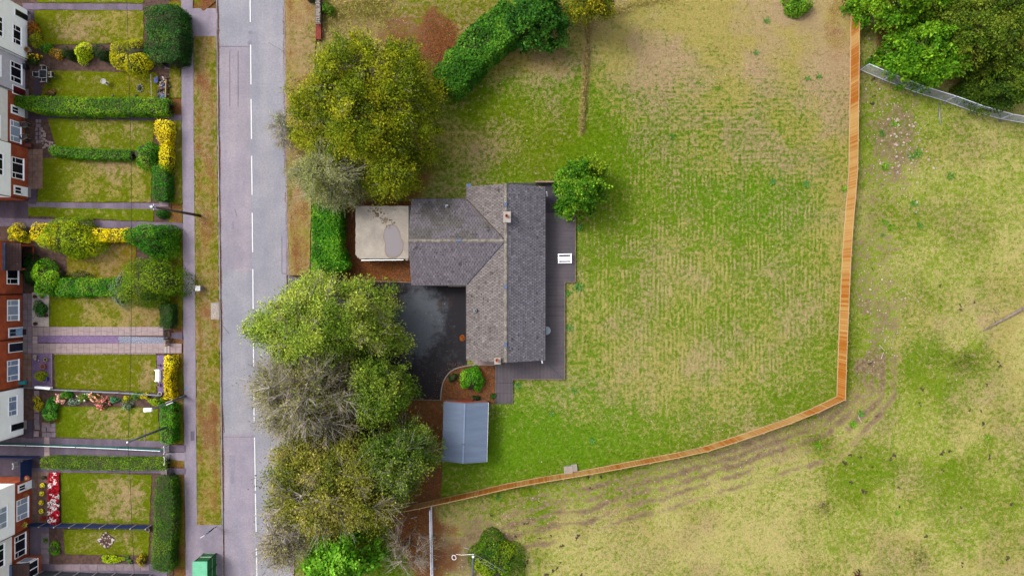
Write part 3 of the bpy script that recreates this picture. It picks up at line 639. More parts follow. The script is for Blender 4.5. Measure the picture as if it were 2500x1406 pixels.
def flat(name, pts, z, m, par, c=WHITE, th=.004, per=6):
    pl = [W(p.x, p.y, z) for p in outline([Vector(q) for q in pts], per)]
    return part(name, m, par, lambda b: b.prism([(p.x, p.y) for p in pl][::-1], z-th, z, c))
M_STAIN = mat('damp_rim', T(150, 132, 112), T(128, 112, 96), rough=.6, scale=3)
M_MOSS = mat('moss_stain', T(140, 118, 88), T(170, 152, 128), rough=1, scale=3, fine=.3)
flat('puddle_rim', [(938, 562), (948, 549), (966, 550), (976, 565), (979, 580), (985, 590), (984, 610), (976, 625), (958, 632), (944, 625), (939, 612), (940, 595), (936, 580)], gz+.006, M_STAIN, GA)
flat('puddle', [(940, 563), (950, 552), (965, 553), (974, 566), (977, 581), (983, 591), (982, 609), (974, 623), (958, 628), (946, 622), (941, 610), (942, 595), (938, 580)], gz+.010, M_WATER, GA)
def moss(m):
    for i in range(90):
        t = random.random(); x = 908+t*45+random.gauss(0, 7); y = 508+t*40+random.gauss(0, 6); r = random.uniform(.03, .12)
        p = W(x, y, gz); m.lathe([(r, 0), (r*.7, .012)], p.x, p.y, gz-.002, 7, tc((1, 1, 1), .15))
stuff(part('moss_patches', M_MOSS, GA, moss))
part('gap_shade_strip', M_BLACK, GA, lambda m: m.beam(W(999.5, 503, gz), W(999.5, 634, gz), .14, .3))  # black strip standing in for the shade in the gap beside the wing
part('fascia', M_UPVC, GA, lambda m: m.beam(W(882, 635.5, 2.4), W(985, 634.5, 2.4), .06, .12))
part('broken_corner', M_STONE, GA, lambda m: m.rock(*W(993, 634, 2.3), .18, .12, .12))
M_TARM = None
def drive_material():
    m, t, b = base('drive_tarmac'); p = t.pos()
    a = t.attr('Col').outputs['Color']; sp = t.n('ShaderNodeSeparateColor'); t.l(a, sp.inputs[0])
    n = t.noise(p, 1.4, 8, .72); f = t.step(t.math('ADD', sp.outputs[0], t.math('MULTIPLY_ADD', n, 2.0, -1.0)), .15, .95)
    col = t.mix(f, T(50, 48, 52), T(98, 103, 110)); g = t.noise(p, 16, 3, .7)
    col = t.mix(1., col, t.mix(g, (.65,)*3, (1.35,)*3), 'MULTIPLY')
    rust = t.step(t.math('ADD', sp.outputs[1], t.math('MULTIPLY_ADD', t.noise(p, 1.5, 4), 1., -.5)), .3, .7)
    col = t.mix(rust, col, T(84, 64, 54))
    t.l(col, b.inputs['Base Color']); b.inputs['Roughness'].default_value = .95; b.inputs['Specular IOR Level'].default_value = .08; return m
def make_drive():
    gx = np.arange(700, 1142, 8.); gy = np.arange(672, 984, 8.); PX, PY = np.meshgrid(gx, gy)
    me = grid_mesh('driveway', (PX-CX)*S, (CY-PY)*S, np.full_like(PX, .03), drive_material())
    c = np.ones((PX.size, 4), np.float32); c[:, 0] = (.95*blob(PX, PY, 1025, 770, 62, 70, .6)+.5*blob(PX, PY, 1010, 850, 40, 50, .7)+.25*blob(PX, PY, 1110, 880, 50, 60, .8)).ravel(); c[:, 1] = (.75*blob(PX, PY, 935, 735, 45, 35, .7)+.35*blob(PX, PY, 1085, 740, 35, 30, .8)+.5*(PX < 870)).ravel()
    me.attributes['Col'].data.foreach_set('color', c.ravel()); struct(link(bpy.data.objects.new('driveway', me)))
make_drive()
# leaf-littered banks that bound the drive
def patchpoly(name, pts, z, masks, m=M_GRASS, step=.5):
    """an outline filled with a fine grid"""
    po = outline([Vector(p) for p in pts], 5) if masks.pop('smooth', True) else [Vector(p) for p in pts]
    import bmesh
    bm = bmesh.new(); vs = [bm.verts.new(W(p.x, p.y, z)) for p in po]; f = bm.faces.new(vs[::-1])
    bmesh.ops.triangulate(bm, faces=[f])
    if bm.faces[:][0].normal.z < 0: bmesh.ops.reverse_faces(bm, faces=bm.faces[:])
    me = bpy.data.meshes.new(name); bm.to_mesh(me); bm.free(); me.materials.append(m)
    a = me.attributes.new('Col', 'FLOAT_COLOR', 'POINT'); a.data.foreach_set('color', np.ones(4*len(me.vertices), np.float32)); set_masks(me, **masks)
    return struct(link(bpy.data.objects.new(name, me)))
patchpoly('leaf_litter', [(905, 973), (985, 973), (1075, 977), (1082, 1000), (1082, 1130), (1075, 1225), (900, 1235)], .042, dict(litter=.8, dirt=.3, dry=.4, smooth=False))
patchpoly('leaf_litter', [(820, 935), (950, 940), (985, 930), (992, 940), (997, 976), (820, 985)], .046, dict(litter=.85, dirt=.2, dry=.4, smooth=False))
patchpoly('yard', [(836, 492), (1003, 492), (1003, 560), (1010, 690), (850, 690), (836, 560)], .05, dict(litter=.95, dirt=.3, dry=.3, smooth=False))
patchpoly('flower_bed', [(1076, 976), (1077, 950), (1082, 928), (1098, 908), (1120, 897), (1155, 891), (1209, 890), (1209, 985), (1076, 985)], .06, dict(litter=1.0, dirt=.4, dry=.3, smooth=False))
def kerbline(name, pts, z, w, label, cat='edging', m=M_STONE):
    o = thing(name, label, cat, W(*pts[0]))
    for i, (p, q) in enumerate(zip(pts, pts[1:])): part('edging_stone', m, o, lambda b: b.beam(W(*p, z), W(*q, z), w, .16, tc((1, 1, 1), .12)))
bedpts = [(1076, 976), (1076.5, 962), (1078, 948), (1082, 932), (1089, 919), (1098, 908), (1109, 901), (1122, 896), (1138, 893), (1155, 891), (1180, 890.5), (1208, 890.5)]
kerbline('bed_edging', bedpts, .1, .10, 'curved pale stone edging round the leafy bed beside the driveway')
kerbline('drive_edging', [(885, 684), (920, 686), (960, 688), (1011, 690)], .1, .09, 'straight stone edging between driveway and leaf-strewn yard', m=M_WOOD)
kerbline('drive_edging', [(985, 905), (988, 925), (992, 945), (995, 974), (1025, 975.5), (1074, 976.5)], .07, .08, 'edging where the driveway ends at brown leaf litter', m=M_WOOD)
pv = struct(bpy.data.objects.new('gable_paving', None)); COL.objects.link(pv)
for i in range(4): part('slab', M_SLAB, pv, lambda m: m.box(W(1156+i*13, 0).x+.01, W(1169+i*13, 0).x-.01, W(0, 890).y, W(0, 874).y, .02, .09, tc((1, .98, .85), .06)))
lp = thing('leaf_heap', 'small round heap of orange leaves on the dark driveway', 'leaves', W(1129, 825, .04))
n = 260; a = RNG.uniform(0, 6.28, n); r = np.sqrt(RNG.random(n))*.33; c0 = W(1129, 825)
leaves('leaf_pile', np.stack([c0.x+r*np.cos(a)*.9, c0.y+r*np.sin(a), .06+.14*(1-(r/.33)**2)*RNG.random(n)], 1), RNG.normal(size=(n, 3))*.4+np.array([0, 0, 1]), .09, palette([(176, 92, 30), (196, 112, 44)], n, flat=True), lp, PETAL, .7, off=tuple(lp.location))
# ================================================================ SHED
M_FELT = mat('blue_roof_felt', T(116, 134, 162), T(128, 146, 174), rough=.7, scale=.8, fine=.08, stretch=(.4, 3, 1))
SH = thing('shed', 'blue-grey felt roofed garden shed south of the bungalow', 'shed', W(1135, 1055))
ze, zr = 2.15, 2.75
a0, a1, r0, r1, b0, b1 = W(1083, 980, ze), W(1079, 1124, ze), W(1135, 984, zr), W(1130.5, 1131, zr), W(1192, 982, ze), W(1188, 1127, ze)
def shed_walls(m):
    pts = [a0+Vector((.12, -.12, 0)), b0+Vector((-.12, -.12, 0)), b1+Vector((-.12, .12, 0)), a1+Vector((.12, .12, 0))]
    m.prism([(p.x, p.y) for p in pts][::-1], 0, ze-.04, (1, 1, 1))
    for p, q, r in ((pts[0], pts[1], r0+Vector((0, -.15, -.08))), (pts[3], pts[2], r1+Vector((0, .15, -.08)))): m.add([(p.x, p.y, ze-.05), (q.x, q.y, ze-.05), r], [(0, 1, 2), (2, 1, 0)][:1])
part('wall', M_WOOD, SH, shed_walls)
SR = part('roof', M_UNDER, SH, lambda m: m.add([a0, r0, r1, a1, b0, b1], [(0, 3, 2, 1), (1, 2, 5, 4)]))
for e0, e1, k in ((a0, a1, .82), (b0, b1, 1.1)):  # sky sheen put into the felt colour: left slope darker, right slope lighter
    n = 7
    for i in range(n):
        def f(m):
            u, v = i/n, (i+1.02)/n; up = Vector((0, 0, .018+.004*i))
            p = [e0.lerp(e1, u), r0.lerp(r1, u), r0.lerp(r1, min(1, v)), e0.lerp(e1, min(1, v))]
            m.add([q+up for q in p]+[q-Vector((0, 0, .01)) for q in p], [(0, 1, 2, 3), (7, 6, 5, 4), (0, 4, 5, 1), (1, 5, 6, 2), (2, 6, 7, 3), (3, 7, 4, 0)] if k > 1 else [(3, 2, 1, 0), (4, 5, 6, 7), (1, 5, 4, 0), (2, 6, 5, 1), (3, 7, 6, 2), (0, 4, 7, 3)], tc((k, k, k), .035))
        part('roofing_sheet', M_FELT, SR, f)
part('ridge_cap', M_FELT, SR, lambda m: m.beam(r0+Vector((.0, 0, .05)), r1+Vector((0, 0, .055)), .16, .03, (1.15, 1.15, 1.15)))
part('ridge_clip', M_BLACK, SR, lambda m: m.obox(*W(1131.5, 1084, zr)[:2], zr+.05, zr+.09, .3, .05))
for p, q in ((b0, b1), (a0, a1)): part('bargeboard', M_UPVC, SH, lambda m: m.beam(p+Vector((.03, 0, -.03)), q+Vector((.03, 0, -.03)), .03, .08, (.5, .5, .54)))
part('door', M_TERRA, SH, lambda m: m.box(a0.x+1.3, a0.x+2.9, a0.y-.12, a0.y-.07, .05, 1.95, (.7, .6, .6)))
part('verge_board', M_TERRA, SH, lambda m: (m.beam(a0+Vector((.1, .05, -.1)), r0+Vector((0, .07, -.1)), .05, .16, (.75, .6, .6)), m.beam(r0+Vector((0, .07, -.1)), b0+Vector((-.1, .05, -.1)), .05, .16, (.75, .6, .6))))
# ================================================================ TIMBER DECK
M_DECK = mat('charcoal_decking', T(104, 97, 108), T(124, 112, 118), rough=.7, scale=.6, fine=.12, stretch=(1, 1, 1))
DK = thing('timber_deck', 'charcoal timber deck of narrow boards along the bungalow garden side', 'deck', W(1370, 700))
BW = .145
def boards_h(x0, x1, y0, y1, z=.32, cut=None):
    y = W(0, y1).y; ye = W(0, y0).y
    while y < ye-.02:
        xa, xb = W(x0, 0).x, W(x1, 0).x
        if cut: xa = max(xa, cut(y+BW/2))
        if xb-xa > .1: part('deck_board', M_DECK, DK, lambda m: m.box(xa, xb, y+.016, y+BW-.016, z-.04, z, tc((1, 1, 1.02), .22)))
        y += BW
def boards_v(x0, x1, y0, y1, z=.32, cut=None):
    x = W(x0, 0).x; xe = W(x1, 0).x
    while x < xe-.02:
        ya, yb = W(0, y1).y, W(0, y0).y
        if cut: yb = min(yb, cut(x+BW/2))
        if yb-ya > .1: part('deck_board', M_DECK, DK, lambda m: m.box(x+.016, x+BW-.016, ya, yb, z-.04, z, tc((1.0, .98, 1.0), .22)))
        x += BW
k0, k1 = W(1316, 868), W(1377, 926)
mit = lambda x: k0.y+(x-k0.x)/(k1.x-k0.x)*(k1.y-k0.y)
mitx = lambda y: k0.x+(y-k0.y)/(k1.y-k0.y)*(k1.x-k0.x)
boards_h(1318, 1404, 520, 688.5); boards_h(1318, 1378, 688.5, 923.45, cut=lambda y: mitx(y) if y < k0.y else -1e9)
boards_v(1232.6, 1377, 872, 925, cut=lambda x: mit(x) if x > k0.x else 1e9); boards_v(1209, 1230, 888, 933)
boards_v(1232.6, 1250, 925.3, 933)
boards_v(1209, 1250, 934, 959, .22); boards_v(1209, 1250, 960, 985, .12)
def dbase(m):
    for x0, x1, y0, y1, z in ((1318, 1403.5, 515, 688, .27), (1318, 1377.5, 688, 924, .266), (1230, 1318, 872, 924, .262), (1209.5, 1250, 888, 933, .26), (1209.5, 1250, 933, 959, .17), (1209.5, 1250, 959, 984.6, .07)): m.box(W(x0, 0).x, W(x1, 0).x, W(0, y1).y, W(0, y0).y, 0.002, z, (.5, .5, .5))
part('joists', M_BLACK, DK, dbase)
def dedge(m):
    for p, q in (((1404.5, 520), (1404.5, 689)), ((1404, 689.5), (1378.5, 689.5)), ((1378.8, 690), (1378.8, 926)), ((1379, 926), (1250, 926))): m.beam(W(*p, .25), W(*q, .25), .05, .16, (1.15, 1.1, 1.05))
part('edge_trim', M_WOOD, DK, dedge)
tp = struct(bpy.data.objects.new('bitumen_terrace', MB().add([W(1330, 520, .335), W(1405, 520, .335), W(1408, 447, .335), W(1238, 447, .335), W(1238, 452, .335), W(1330, 452, .335)], [(0, 1, 2, 3, 4, 5)]).build('tmp', mat('bitumen', T(58, 56, 70), T(76, 70, 80), rough=.8, scale=2)).data)); bpy.data.objects.remove(bpy.data.objects['tmp']); COL.objects.link(tp)
GW = thing('garden_wall', 'low brown wooden retaining wall north of the round tree by the bungalow', 'wall', W(1337, 442))
part('panel', M_WOOD, GW, lambda m: m.box(W(1307, 0).x, W(1366, 0).x, W(0, 449).y, W(0, 447).y, 0, 1.1, (.6, .48, .45))); part('capping', M_WOOD, GW, lambda m: m.box(W(1306, 0).x, W(1367, 0).x, W(0, 449.6).y, W(0, 446.2).y, 1.1, 1.15, (1.3, 1.2, 1.2)))
# white slatted bench on the deck, seen from above
def bench(name, label, px, py, L, D, rz, m, back=True, nslat=7, par_z=.32, skip=()):
    g = .22*D/nslat
    p = W(px, py, par_z); o = thing(name, label, 'bench', (p.x, p.y, par_z), rz=rz)
    for i in range(nslat):
        if i not in skip: MB().box(-L/2, L/2, -D/2+i*(D/nslat)+g, -D/2+(i+1)*(D/nslat)-g, .42, .45).build('seat_slat', m, o)
    for sx in (-1, 1):
        for sy in (-1, 1): MB().box(sx*(L/2-.06)-.035, sx*(L/2-.06)+.035, sy*(D/2-.05)-.035, sy*(D/2-.05)+.035, 0, .62 if sy < 0 else .85).build('leg', m, o)
        MB().box(sx*(L/2-.06)-.04, sx*(L/2-.06)+.04, -D/2, D/2, .62, .66).build('armrest', m, o)
    if back:
        for i in range(3): MB().box(-L/2, L/2, D/2-.03, D/2+.02, .55+i*.12, .63+i*.12).build('back_slat', m, o)
    return o
bench('garden_bench', 'white slatted garden bench on the charcoal deck', 1378, 632, 1.42, .95, .02, M_UPVC, nslat=8, skip=(1, 6))
for e in (-1, 1):
    pass
rt = thing('round_table', 'round pale blue garden table half under the bungalow eaves', 'table', (*W(1333.5, 806, .32)[:2], .32))
MB().lathe([(.42, 0), (.43, .02), (.42, .035)], 0, 0, .70, 28).build('table_top', mat('pale_blue_metal', T(190, 206, 222), rough=.4, var=.05), rt)
for i in range(6): MB().beam((0, 0, .74), (.4*math.cos(i*1.047), .4*math.sin(i*1.047), .74), .015, .006, (.7, .72, .75)).build('rib', M_STEEL, rt)
MB().lathe([(.04, 0), (.04, .7)], 0, 0, 0, 8).build('leg', M_STEEL, rt); MB().lathe([(.25, 0), (.22, .03)], 0, 0, 0, 14).build('foot', M_STEEL, rt)
# ================================================================ NEW TIMBER FENCE
M_FEN = mat('orange_timber', (1, 1, 1), rough=.75, scale=2, var=.1, fine=.08)
FE = thing('timber_fence', 'long new orange closeboard fence curving round the lawn', 'fence', W(2050, 900))
def fence():
    pts = [W(*p) for p in FENCE]; seg = []
    for p, q in zip(pts, pts[1:]): seg.append((p, q, (q-p).length))
    tot = sum(s[2] for s in seg)
    def at(d):
        for p, q, L in seg:
            if d <= L: return p.lerp(q, d/L), (q-p).normalized()
            d -= L
        return seg[-1][1], (seg[-1][1]-seg[-1][0]).normalized()
    hts = 1.83; Dc = sum(s[2] for s in seg[:9]); n1, n2 = round(Dc/3), round((tot-Dc)/3)
    cuts = [Dc*i/n1 for i in range(n1)]+[Dc+(tot-Dc)*i/n2 for i in range(n2+1)]
    for d0, d1 in zip(cuts, cuts[1:]):
        d1 -= 1e-4; mb = MB(FE.location); tone = random.random(); d = d0
        while d < d1-.01:
            p, t = at(d+.05); nrm = Vector((t.y, -t.x, 0)); nrm = -nrm if nrm.dot(-p) < 0 else nrm
            k = fbm(np.array([d*.55]), np.array([3.]), 6, 3)[0]*.75+random.random()*.42-.09
            lo, hi = Vector(T(222, 130, 24)), Vector(T(252, 202, 122)); c = tuple(lo.lerp(hi, min(1, max(0, (k-.32)*2.6))))
            th = .02; a = p+nrm*.012-t*.055; b_ = p+nrm*.028+t*.055
            mb.add([a, b_, b_-nrm*th, a-nrm*th]+[v+Vector((0, 0, hts+random.uniform(-.006, .006))) for v in (a, b_, b_-nrm*th, a-nrm*th)], MB.BF, c); d += .102
        stuff(mb.build('board_panel', M_FEN, FE))
        p, t = at(d0+1e-3); nrm = Vector((t.y, -t.x, 0)); nrm = -nrm if nrm.dot(-p) < 0 else nrm; q, _ = at(d1)
        part('fence_post', M_FEN, FE, lambda m: m.obox(p.x-nrm.x*.09, p.y-nrm.y*.09, 0, 1.86, .1, .1, math.atan2(t.y, t.x), T(206, 166, 120)))
        part('capping_rail', M_FEN, FE, lambda m: m.beam(p+Vector((0, 0, 1.86)), q+Vector((0, 0, 1.86)), .07, .03, T(226, 178, 130)))
        part('gravel_board', M_FEN, FE, lambda m: m.beam(p+nrm*.04+Vector((0, 0, .09)), q+nrm*.04+Vector((0, 0, .09)), .035, .16, T(238, 196, 150)))
        for z in (.4, 1.0, 1.6): part('rail', M_FEN, FE, lambda m: m.beam(p-nrm*.06+Vector((0, 0, z)), q-nrm*.06+Vector((0, 0, z)), .05, .08, T(206, 150, 96)))
fence()
# ================================================================ PLANTS
def bez(p, q, sag, n=5, jit=.0):
    p, q = Vector(p), Vector(q); r = []
    for i in range(n+1):
        t = i/n; v = p.lerp(q, t); v.z += sag*4*t*(1-t)
        if 0 < i < n: v += Vector((random.gauss(0, jit), random.gauss(0, jit), random.gauss(0, jit*.5)))
        r.append(v)
    return r
def tree(name, label, cx, cy, rx, ry, h, cb, nc, lpc, ls, pal, cr=1.0, bark=M_BARK, twigs=5, twm=M_PALE, droop=.4, seed=1, group=None, depth=.35, aspect=.5, wild=.2, tl=1.0, tr=.022, tp=.3, flat=.45, extra=None, cat='tree'):
    """trunk, limbs to every clump, twigs, and leaf faces clustered round the twig tips"""
    rg = np.random.default_rng(seed); random.seed(seed)
    zc = cb+(h-cb)*.55; k = S*(H-zc)/H; X, Y = (cx-CX)*k, (CY-cy)*k; Rx, Ry = rx*k, ry*k
    o = thing(name, label, cat, (X, Y, 0), group)
    ph = rg.uniform(0, 6.28, 6)
    def outl(t): return 1+wild*(.5*np.sin(2*t+ph[0])+.45*np.sin(3*t+ph[1])+.35*np.sin(5*t+ph[2])+.3*np.sin(8*t+ph[3]))
    th = rg.uniform(0, 2*np.pi, nc); r = np.sqrt(rg.uniform(0, 1, nc)); r = np.minimum(r, .985)
    f = outl(th)*r
    top = cb+(h-cb)*np.power(np.maximum(0, 1-r**2.4), .55)
    z = top-np.abs(rg.normal(size=nc))*depth*(h-cb)*.5; z = np.maximum(z, cb*.7+.3)
    bump = fbm(np.cos(th)*r*3+9, np.sin(th)*r*3+9, seed, 2)-.5; z += bump*(h-cb)*.6
    Cx, Cy = f*np.cos(th)*(Rx-cr*.6), f*np.sin(th)*(Ry-cr*.6)
    C = np.stack([Cx, Cy, z], 1); crs = cr*rg.uniform(.5, 1.15, nc)
    # limbs
    ml = max(4, min(12, nc//9)); idx = [int(np.argmax(r))]
    dist = np.linalg.norm(C[:, :2]-C[idx[0], :2], axis=1)
    while len(idx) < ml:
        j = int(np.argmax(dist)); idx.append(j); dist = np.minimum(dist, np.linalg.norm(C[:, :2]-C[j, :2], axis=1))
    tb = MB(); fork = Vector((random.gauss(0, .15), random.gauss(0, .15), cb*.75+.3)); r0 = .028*h+.06
    tb.tube([(0, 0, -.05), (0, 0, fork.z*.3), tuple(fork)], [r0*1.5, r0, r0*.8], 9)
    lpts = []
    for j in idx:
        p = bez(fork, C[j]*np.array([.92, .92, .9]), (h-cb)*.08, 6, .18); tb.tube(p, [r0*.6*(1-t/7.2) for t in range(7)], 6, cap=False); lpts += [(q, r0*.6*(1-t/7.2)) for t, q in enumerate(p) if t > 1]
    LP = np.array([q[0] for q in lpts]); tw = MB()
    for j in range(nc):
        d = np.linalg.norm(LP-C[j], axis=1); q, rr = lpts[int(np.argmin(d+np.maximum(0, LP[:, 2]-C[j][2])*1.5))]
        tb.tube(bez(q, C[j], -.1, 3, .1), [min(rr*.55, .07), .045, .035, .025], 4, cap=False)
    tb.build('trunk', bark, o, True)
    # leaves and twigs
    out = np.stack([Cx/max(Rx, .1), Cy/max(Ry, .1), np.full(nc, .25)], 1)+rg.normal(size=(nc, 3))*.25
    out /= np.linalg.norm(out, axis=1)[:, None]
    P = []; N = []; G = []; D = []; A = []
    cg = rg.uniform(0, 1, nc)
    for j in range(nc):
        nl = max(3, int(lpc*rg.uniform(.5, 1.4))); nt_ = max(1, twigs)
        tdir = out[j]*.9+rg.normal(size=(nt_, 3))*np.array([.6, .6, .35]); tdir[:, 2] -= droop*rg.random(nt_)*.6; tdir /= np.linalg.norm(tdir, axis=1)[:, None]
        tlen = crs[j]*tl*rg.uniform(.7, 1.6, nt_)
        show = rg.random() < tp
        for q in range(nt_):
            if not show: break
            s = C[j]-out[j]*crs[j]*.35; e = s+tdir[q]*tlen[q]; m_ = (s+e)/2+rg.normal(size=3)*.08*crs[j]
            if twm is not None: tw.tube([tuple(s), tuple(m_), tuple(e)], [tr*1.6, tr*1.1, tr*.4], 3, cap=False)
            if twm is not None and tl > 1:
                for _ in range(3):
                    d2 = tdir[q]+rg.normal(size=3)*.5; b0_ = s+(e-s)*rg.uniform(.3, .8); tw.tube([tuple(b0_), tuple(b0_+d2*tlen[q]*.45)], [tr*.8, tr*.25], 3, cap=False)
        ti = rg.integers(0, nt_, nl); t = np.sqrt(rg.random(nl))
        pts = (C[j]-out[j]*crs[j]*.35)+tdir[ti]*(tlen[ti]*t)[:, None]+rg.normal(size=(nl, 3))*crs[j]*np.array([.28, .28, .28*flat])
        P.append(pts); N.append(rg.normal(size=(nl, 3))*.55+out[j]*.5+np.array([0, 0, .8])); G.append(np.full(nl, cg[j])); D.append(tdir[ti])
    P = np.concatenate(P); N = np.concatenate(N); G = np.concatenate(G); D = np.concatenate(D)
    sel = rg.random(len(P)) < (.72 if twm is None else .95); P, N, G, D = P[sel], N[sel], G[sel], D[sel]
    leaves('crown', P, N, ls*(1.3 if twm is None else 1.0)*rg.uniform(.55, 1.45, len(P)), palette(pal, len(P), G, .36), o, LEAF, aspect, droop=D)
    if twm is not None: stuff(tw.build('twigs', twm, o))
    return o
def bush(name, label, cx, cy, rx, ry, h, pal, n=1500, ls=.1, lobes=9, z0=.1, group=None, seed=None, m=LEAF, aspect=.55, cat='shrub', flowers=None, up=.5, spiky=0, bumpy=.36):
    """rounded shrub: lobes of leaves over a knot of stems"""
    rg = np.random.default_rng(seed if seed is not None else int(cx*7+cy)); random.seed(int(cx+cy*3))
    zt = z0+h*.6; k = S*(H-zt)/H; X, Y = (cx-CX)*k, (CY-cy)*k; Rx, Ry = rx*k, ry*k
    o = thing(name, label, cat, (X, Y, z0), group)
    sb = MB()
    for i in range(7):
        a = rg.uniform(0, 6.28); sb.tube([(0, 0, 0), (Rx*.3*math.cos(a), Ry*.3*math.sin(a), h*.4), (Rx*.62*math.cos(a), Ry*.62*math.sin(a), h*.72)], [.05, .035, .012], 4, cap=False)
    sb.build('stem', M_DBARK, o)
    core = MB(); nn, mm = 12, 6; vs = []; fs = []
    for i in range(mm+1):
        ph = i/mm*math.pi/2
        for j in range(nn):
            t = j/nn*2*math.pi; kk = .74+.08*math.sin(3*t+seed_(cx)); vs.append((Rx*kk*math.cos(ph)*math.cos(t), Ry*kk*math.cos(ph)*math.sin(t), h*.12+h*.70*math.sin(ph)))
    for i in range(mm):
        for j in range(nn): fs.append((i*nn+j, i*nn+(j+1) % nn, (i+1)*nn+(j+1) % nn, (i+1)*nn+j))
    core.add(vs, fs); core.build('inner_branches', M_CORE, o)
    d = rg.normal(size=(n, 3)); d[:, 2] = np.abs(d[:, 2])*1.1-.12; d /= np.linalg.norm(d, axis=1)[:, None]
    L = rg.normal(size=(lobes, 3)); L[:, 2] = np.abs(L[:, 2]); L /= np.linalg.norm(L, axis=1)[:, None]
    dot = d@L.T; best = dot.max(1); li = dot.argmax(1)
    R = (1-bumpy+bumpy*1.25*sm(.55, 1, best))*(1-.22*rg.random(n)**2)*(1+spiky*rg.random(n)**3)
    az = np.arctan2(d[:, 1], d[:, 0]); f1, f2, f3 = rg.uniform(0, 6.28, 3); R = R*(1+(.11*np.sin(2*az+f1)+.09*np.sin(3*az+f2)+.07*np.sin(5*az+f3))*(bumpy > .2))
    P = d*R[:, None]*np.array([Rx, Ry, h*.9]); P[:, 2] = np.maximum(P[:, 2]+h*.1, .03)
    N = d*np.array([1/Rx, 1/Ry, 1/h])*min(Rx, Ry)*1.0+rg.normal(size=(n, 3))*.5+np.array([0, 0, up])
    cg = rg.random(lobes)[li]
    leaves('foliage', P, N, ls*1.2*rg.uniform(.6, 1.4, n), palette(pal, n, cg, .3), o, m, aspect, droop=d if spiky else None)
    if flowers:
        fc, fn, fs_ = flowers; i = rg.choice(n, fn); P2 = P[i]*1.06; P2[:, 2] += .04
        for q in range(3): pass
        leaves('blossom', np.repeat(P2, 5, 0)+rg.normal(size=(fn*5, 3))*fs_*.35, np.repeat(d[i], 5, 0)*.5+np.array([0, 0, 1])+rg.normal(size=(fn*5, 3))*.5, fs_, palette(fc, fn*5), o, PETAL, .9)
    return o
def weedpatch(label, cx, cy, sx, sy, n, pal, h=.25, ls=.16, aspect=.3):
    o = thing('weed_patch', label, 'weeds', W(cx, cy)); x = RNG.normal(0, sx*.5, n)*S; y = RNG.normal(0, sy*.5, n)*S
    leaves('leaves', np.stack([x, y, RNG.uniform(.02, h, n)], 1), RNG.normal(size=(n, 3))*.7+np.array([0, 0, .6]), ls*RNG.uniform(.5, 1.4, n), palette(pal, n, flat=True), o, LEAF, aspect)
def seed_(c): return float(int(c*13) % 7)
